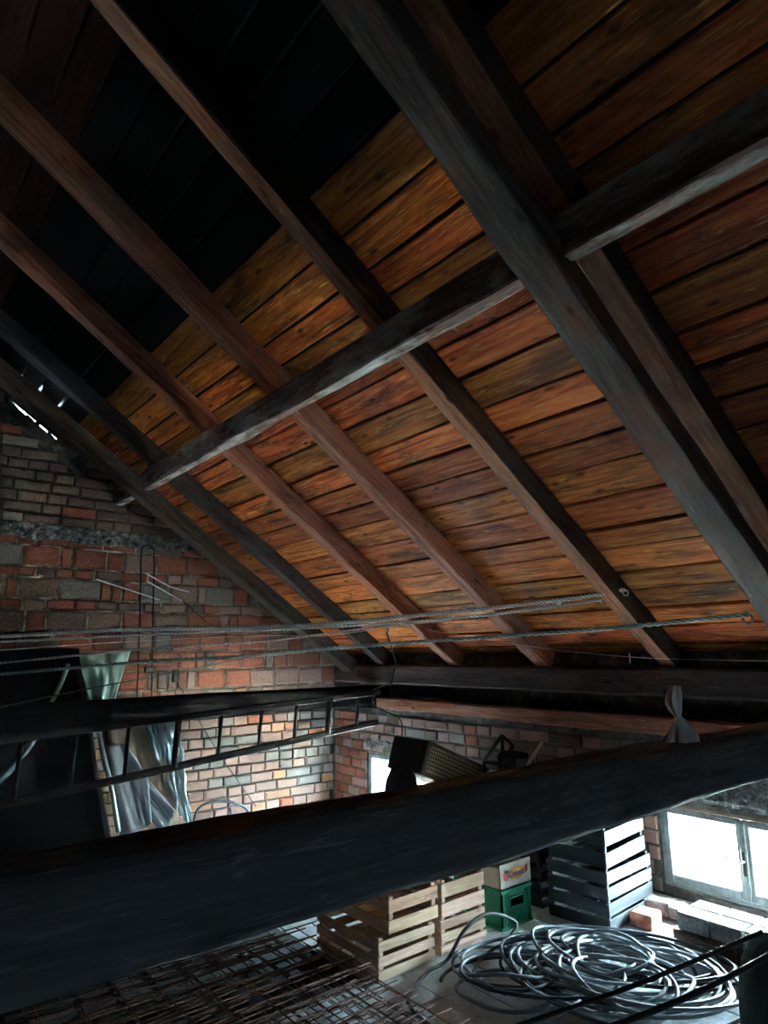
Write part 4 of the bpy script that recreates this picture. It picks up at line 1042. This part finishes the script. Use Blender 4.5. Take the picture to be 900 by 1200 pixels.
# ------------------------------------------------------------------ plastic bag on the tie beam
pb = Vector((-1.245, 2.42, -.316)); 
pb = Vector((-1.22, 0, 0)); q = rayx(799, 862, -1.22); by = q.y
b = MB(); vs = []; fs = []; nu, nv = 28, 26
for j in range(nv+1):
    f = j/nv
    if f < .42: w = .052*(1-f/.42)**.8+.015
    elif f < .5: w = .014
    else: w = .014+.010*math.sin((f-.5)/.5*math.pi)+.004
    w *= 1.0
    for i in range(nu):
        a = 2*math.pi*i/nu; k = 1+.22*math.sin(a*6+f*3)*(.4+f)+.2*noise.noise(Vector((math.cos(a)*2, math.sin(a)*2, f*4)))
        vs.append((-1.225+w*k*.8*math.cos(a), by+w*k*math.sin(a)-.012*f+.012*math.sin(f*7), -.3165+.185*f))
for j in range(nv):
    for i in range(nu): fs.append((j*nu+i, j*nu+(i+1) % nu, (j+1)*nu+(i+1) % nu, (j+1)*nu+i))
fs += [tuple(range(nu))[::-1], tuple(nv*nu+i for i in range(nu))]
b.add(vs, fs); tag(b.build('plastic_bag', M['bag'], None, smooth=True), 'knotted milky plastic bag standing on the big tie beam at right', 'bag')

# ------------------------------------------------------------------ pile behind the tie beam
tb = empty('table', (-3.05, 3.2, FZ), 'plain dark wooden table behind the crates carrying the basket pile', 'table')
TZ = -.98
b = MB(); b.cbox((-3.60, 2.745, TZ-.03), (-2.76, 3.74, TZ), .004); b.build('tabletop', M['dark_wood'], tb)
for x_ in (-3.56, -3.06):
    for y_ in (2.77, 3.67):
        b = MB(); b.cbox((x_, y_, FZ), (x_+.04, y_+.04, TZ-.031), .004); b.build('leg', M['dark_wood'], tb)
# cane suitcase: corner solved from the view
Cc = Vector((-2.866, 2.638, -.494)); e1 = Vector((-.268, -.033, .007)); e2 = Vector((.003, -.067, -.173)); e3 = Vector((-.074, .555, -.216))
X = e3.normalized(); Z = -e2.normalized(); Y = Z.cross(X).normalized()
Z = X.cross(Y)
lx, ly, lz = e3.length, e1.length, e2.length
sc_ = 1.12
base = Cc*sc_
sc = bpy.data.objects.new('cane_suitcase', None); COL.objects.link(sc)
Rm = Matrix((X, Y, Z)).transposed()
orig = base - Z*lz*sc_; sc.location = orig; sc.rotation_euler = Rm.to_euler(); WLOC[sc.name] = orig
tag(sc, 'tilted suitcase with woven cane side and black end, left of the metal frames', 'suitcase')
def lpart(name, b, mat, parent, smooth=False):
    me = bpy.data.meshes.new(name); me.from_pydata([tuple(v) for v in b.v], [], b.f); me.update(); me.materials.append(mat)
    if smooth: me.shade_smooth()
    o = bpy.data.objects.new(name, me); COL.objects.link(o); o.parent = parent; return o
lx *= sc_; ly *= sc_; lz *= sc_
b = MB(); b.cbox((0.012, 0, 0), (lx, ly, lz), .01); lpart('suitcase_body', b, M['leather'], sc)
b = MB(); b.cbox((.03, -.006, .022), (lx-.03, .004, lz-.022), .002); lpart('cane_side', b, M['cane'], sc)
b = MB()
b.cbox((0, -.010, 0), (lx, .01, .024), .004); b.cbox((0, -.010, lz-.024), (lx, .01, lz), .004); b.cbox((0, -.010, .02), (.03, .01, lz-.02), .004); b.cbox((lx-.03, -.010, .02), (lx, .01, lz-.02), .004)
lpart('binding', b, M['card'], sc)
b = MB(); b.cbox((-.004, 0.004, 0), (.013, ly, lz), .006); lpart('end_panel', b, M['leather'], sc)
pbg = orig
blob('black_bag', (-3.36, 2.85), .12, .10, TZ+.001, -.69, M['leather'], 'black rounded bag below the black end of the cane suitcase', 'bag', seed=5, power=.6)
# overturned dark metal frame
def bars(name, segs, r, mat, label, cat):
    b = MB()
    for s_ in segs: b.tube(s_, r, 6)
    return tag(b.build(name, mat, None, smooth=True), label, cat)
dF = 4.15
A_ = ray(567, 893, dF); B_ = ray(588, 862, dF+.1); C_ = ray(601, 874, dF+.1); D_ = ray(588, 896, dF)
EA = lambda p: Vector((p.x, p.y, TZ+.012))
bars('metal_frame', [[A_, B_], [B_, C_], [C_, D_], [D_, A_], [A_, EA(A_)], [B_, EA(B_)], [D_, EA(D_)]], .012, M['iron'], 'small dark metal frame tilted beside the cane suitcase', 'frame')
A_ = ray(598, 868, dF+.05); B_ = ray(614, 899, dF-.1); C_ = ray(634, 868, dF+.1)
b = MB()
b.obox(ray(612, 903, dF-.05), ray(634, 868, dF+.02)-ray(612, 903, dF-.05), Vector((-.15, .05, -.02)), Vector((.01, .012, -.012)))
tag(b.build('tray', M['panel'], None), 'dark grey tray standing tilted at the right end of the pile', 'tray')
b = MB(); c_ = ray(604, 893, dF+.05); b.cbox((c_.x-.10, c_.y-.08, TZ+.001), (c_.x+.09, c_.y+.10, c_.z+.055), .02); tag(b.build('black_box', M['leather'], None), 'black box between the metal frame and the tray', 'box')

# ------------------------------------------------------------------ lift everything so the floor is at z = 0
for o in list(COL.objects):
    if o.parent is None: o.location.z += H - (0 if o.type != 'CAMERA' else 0)
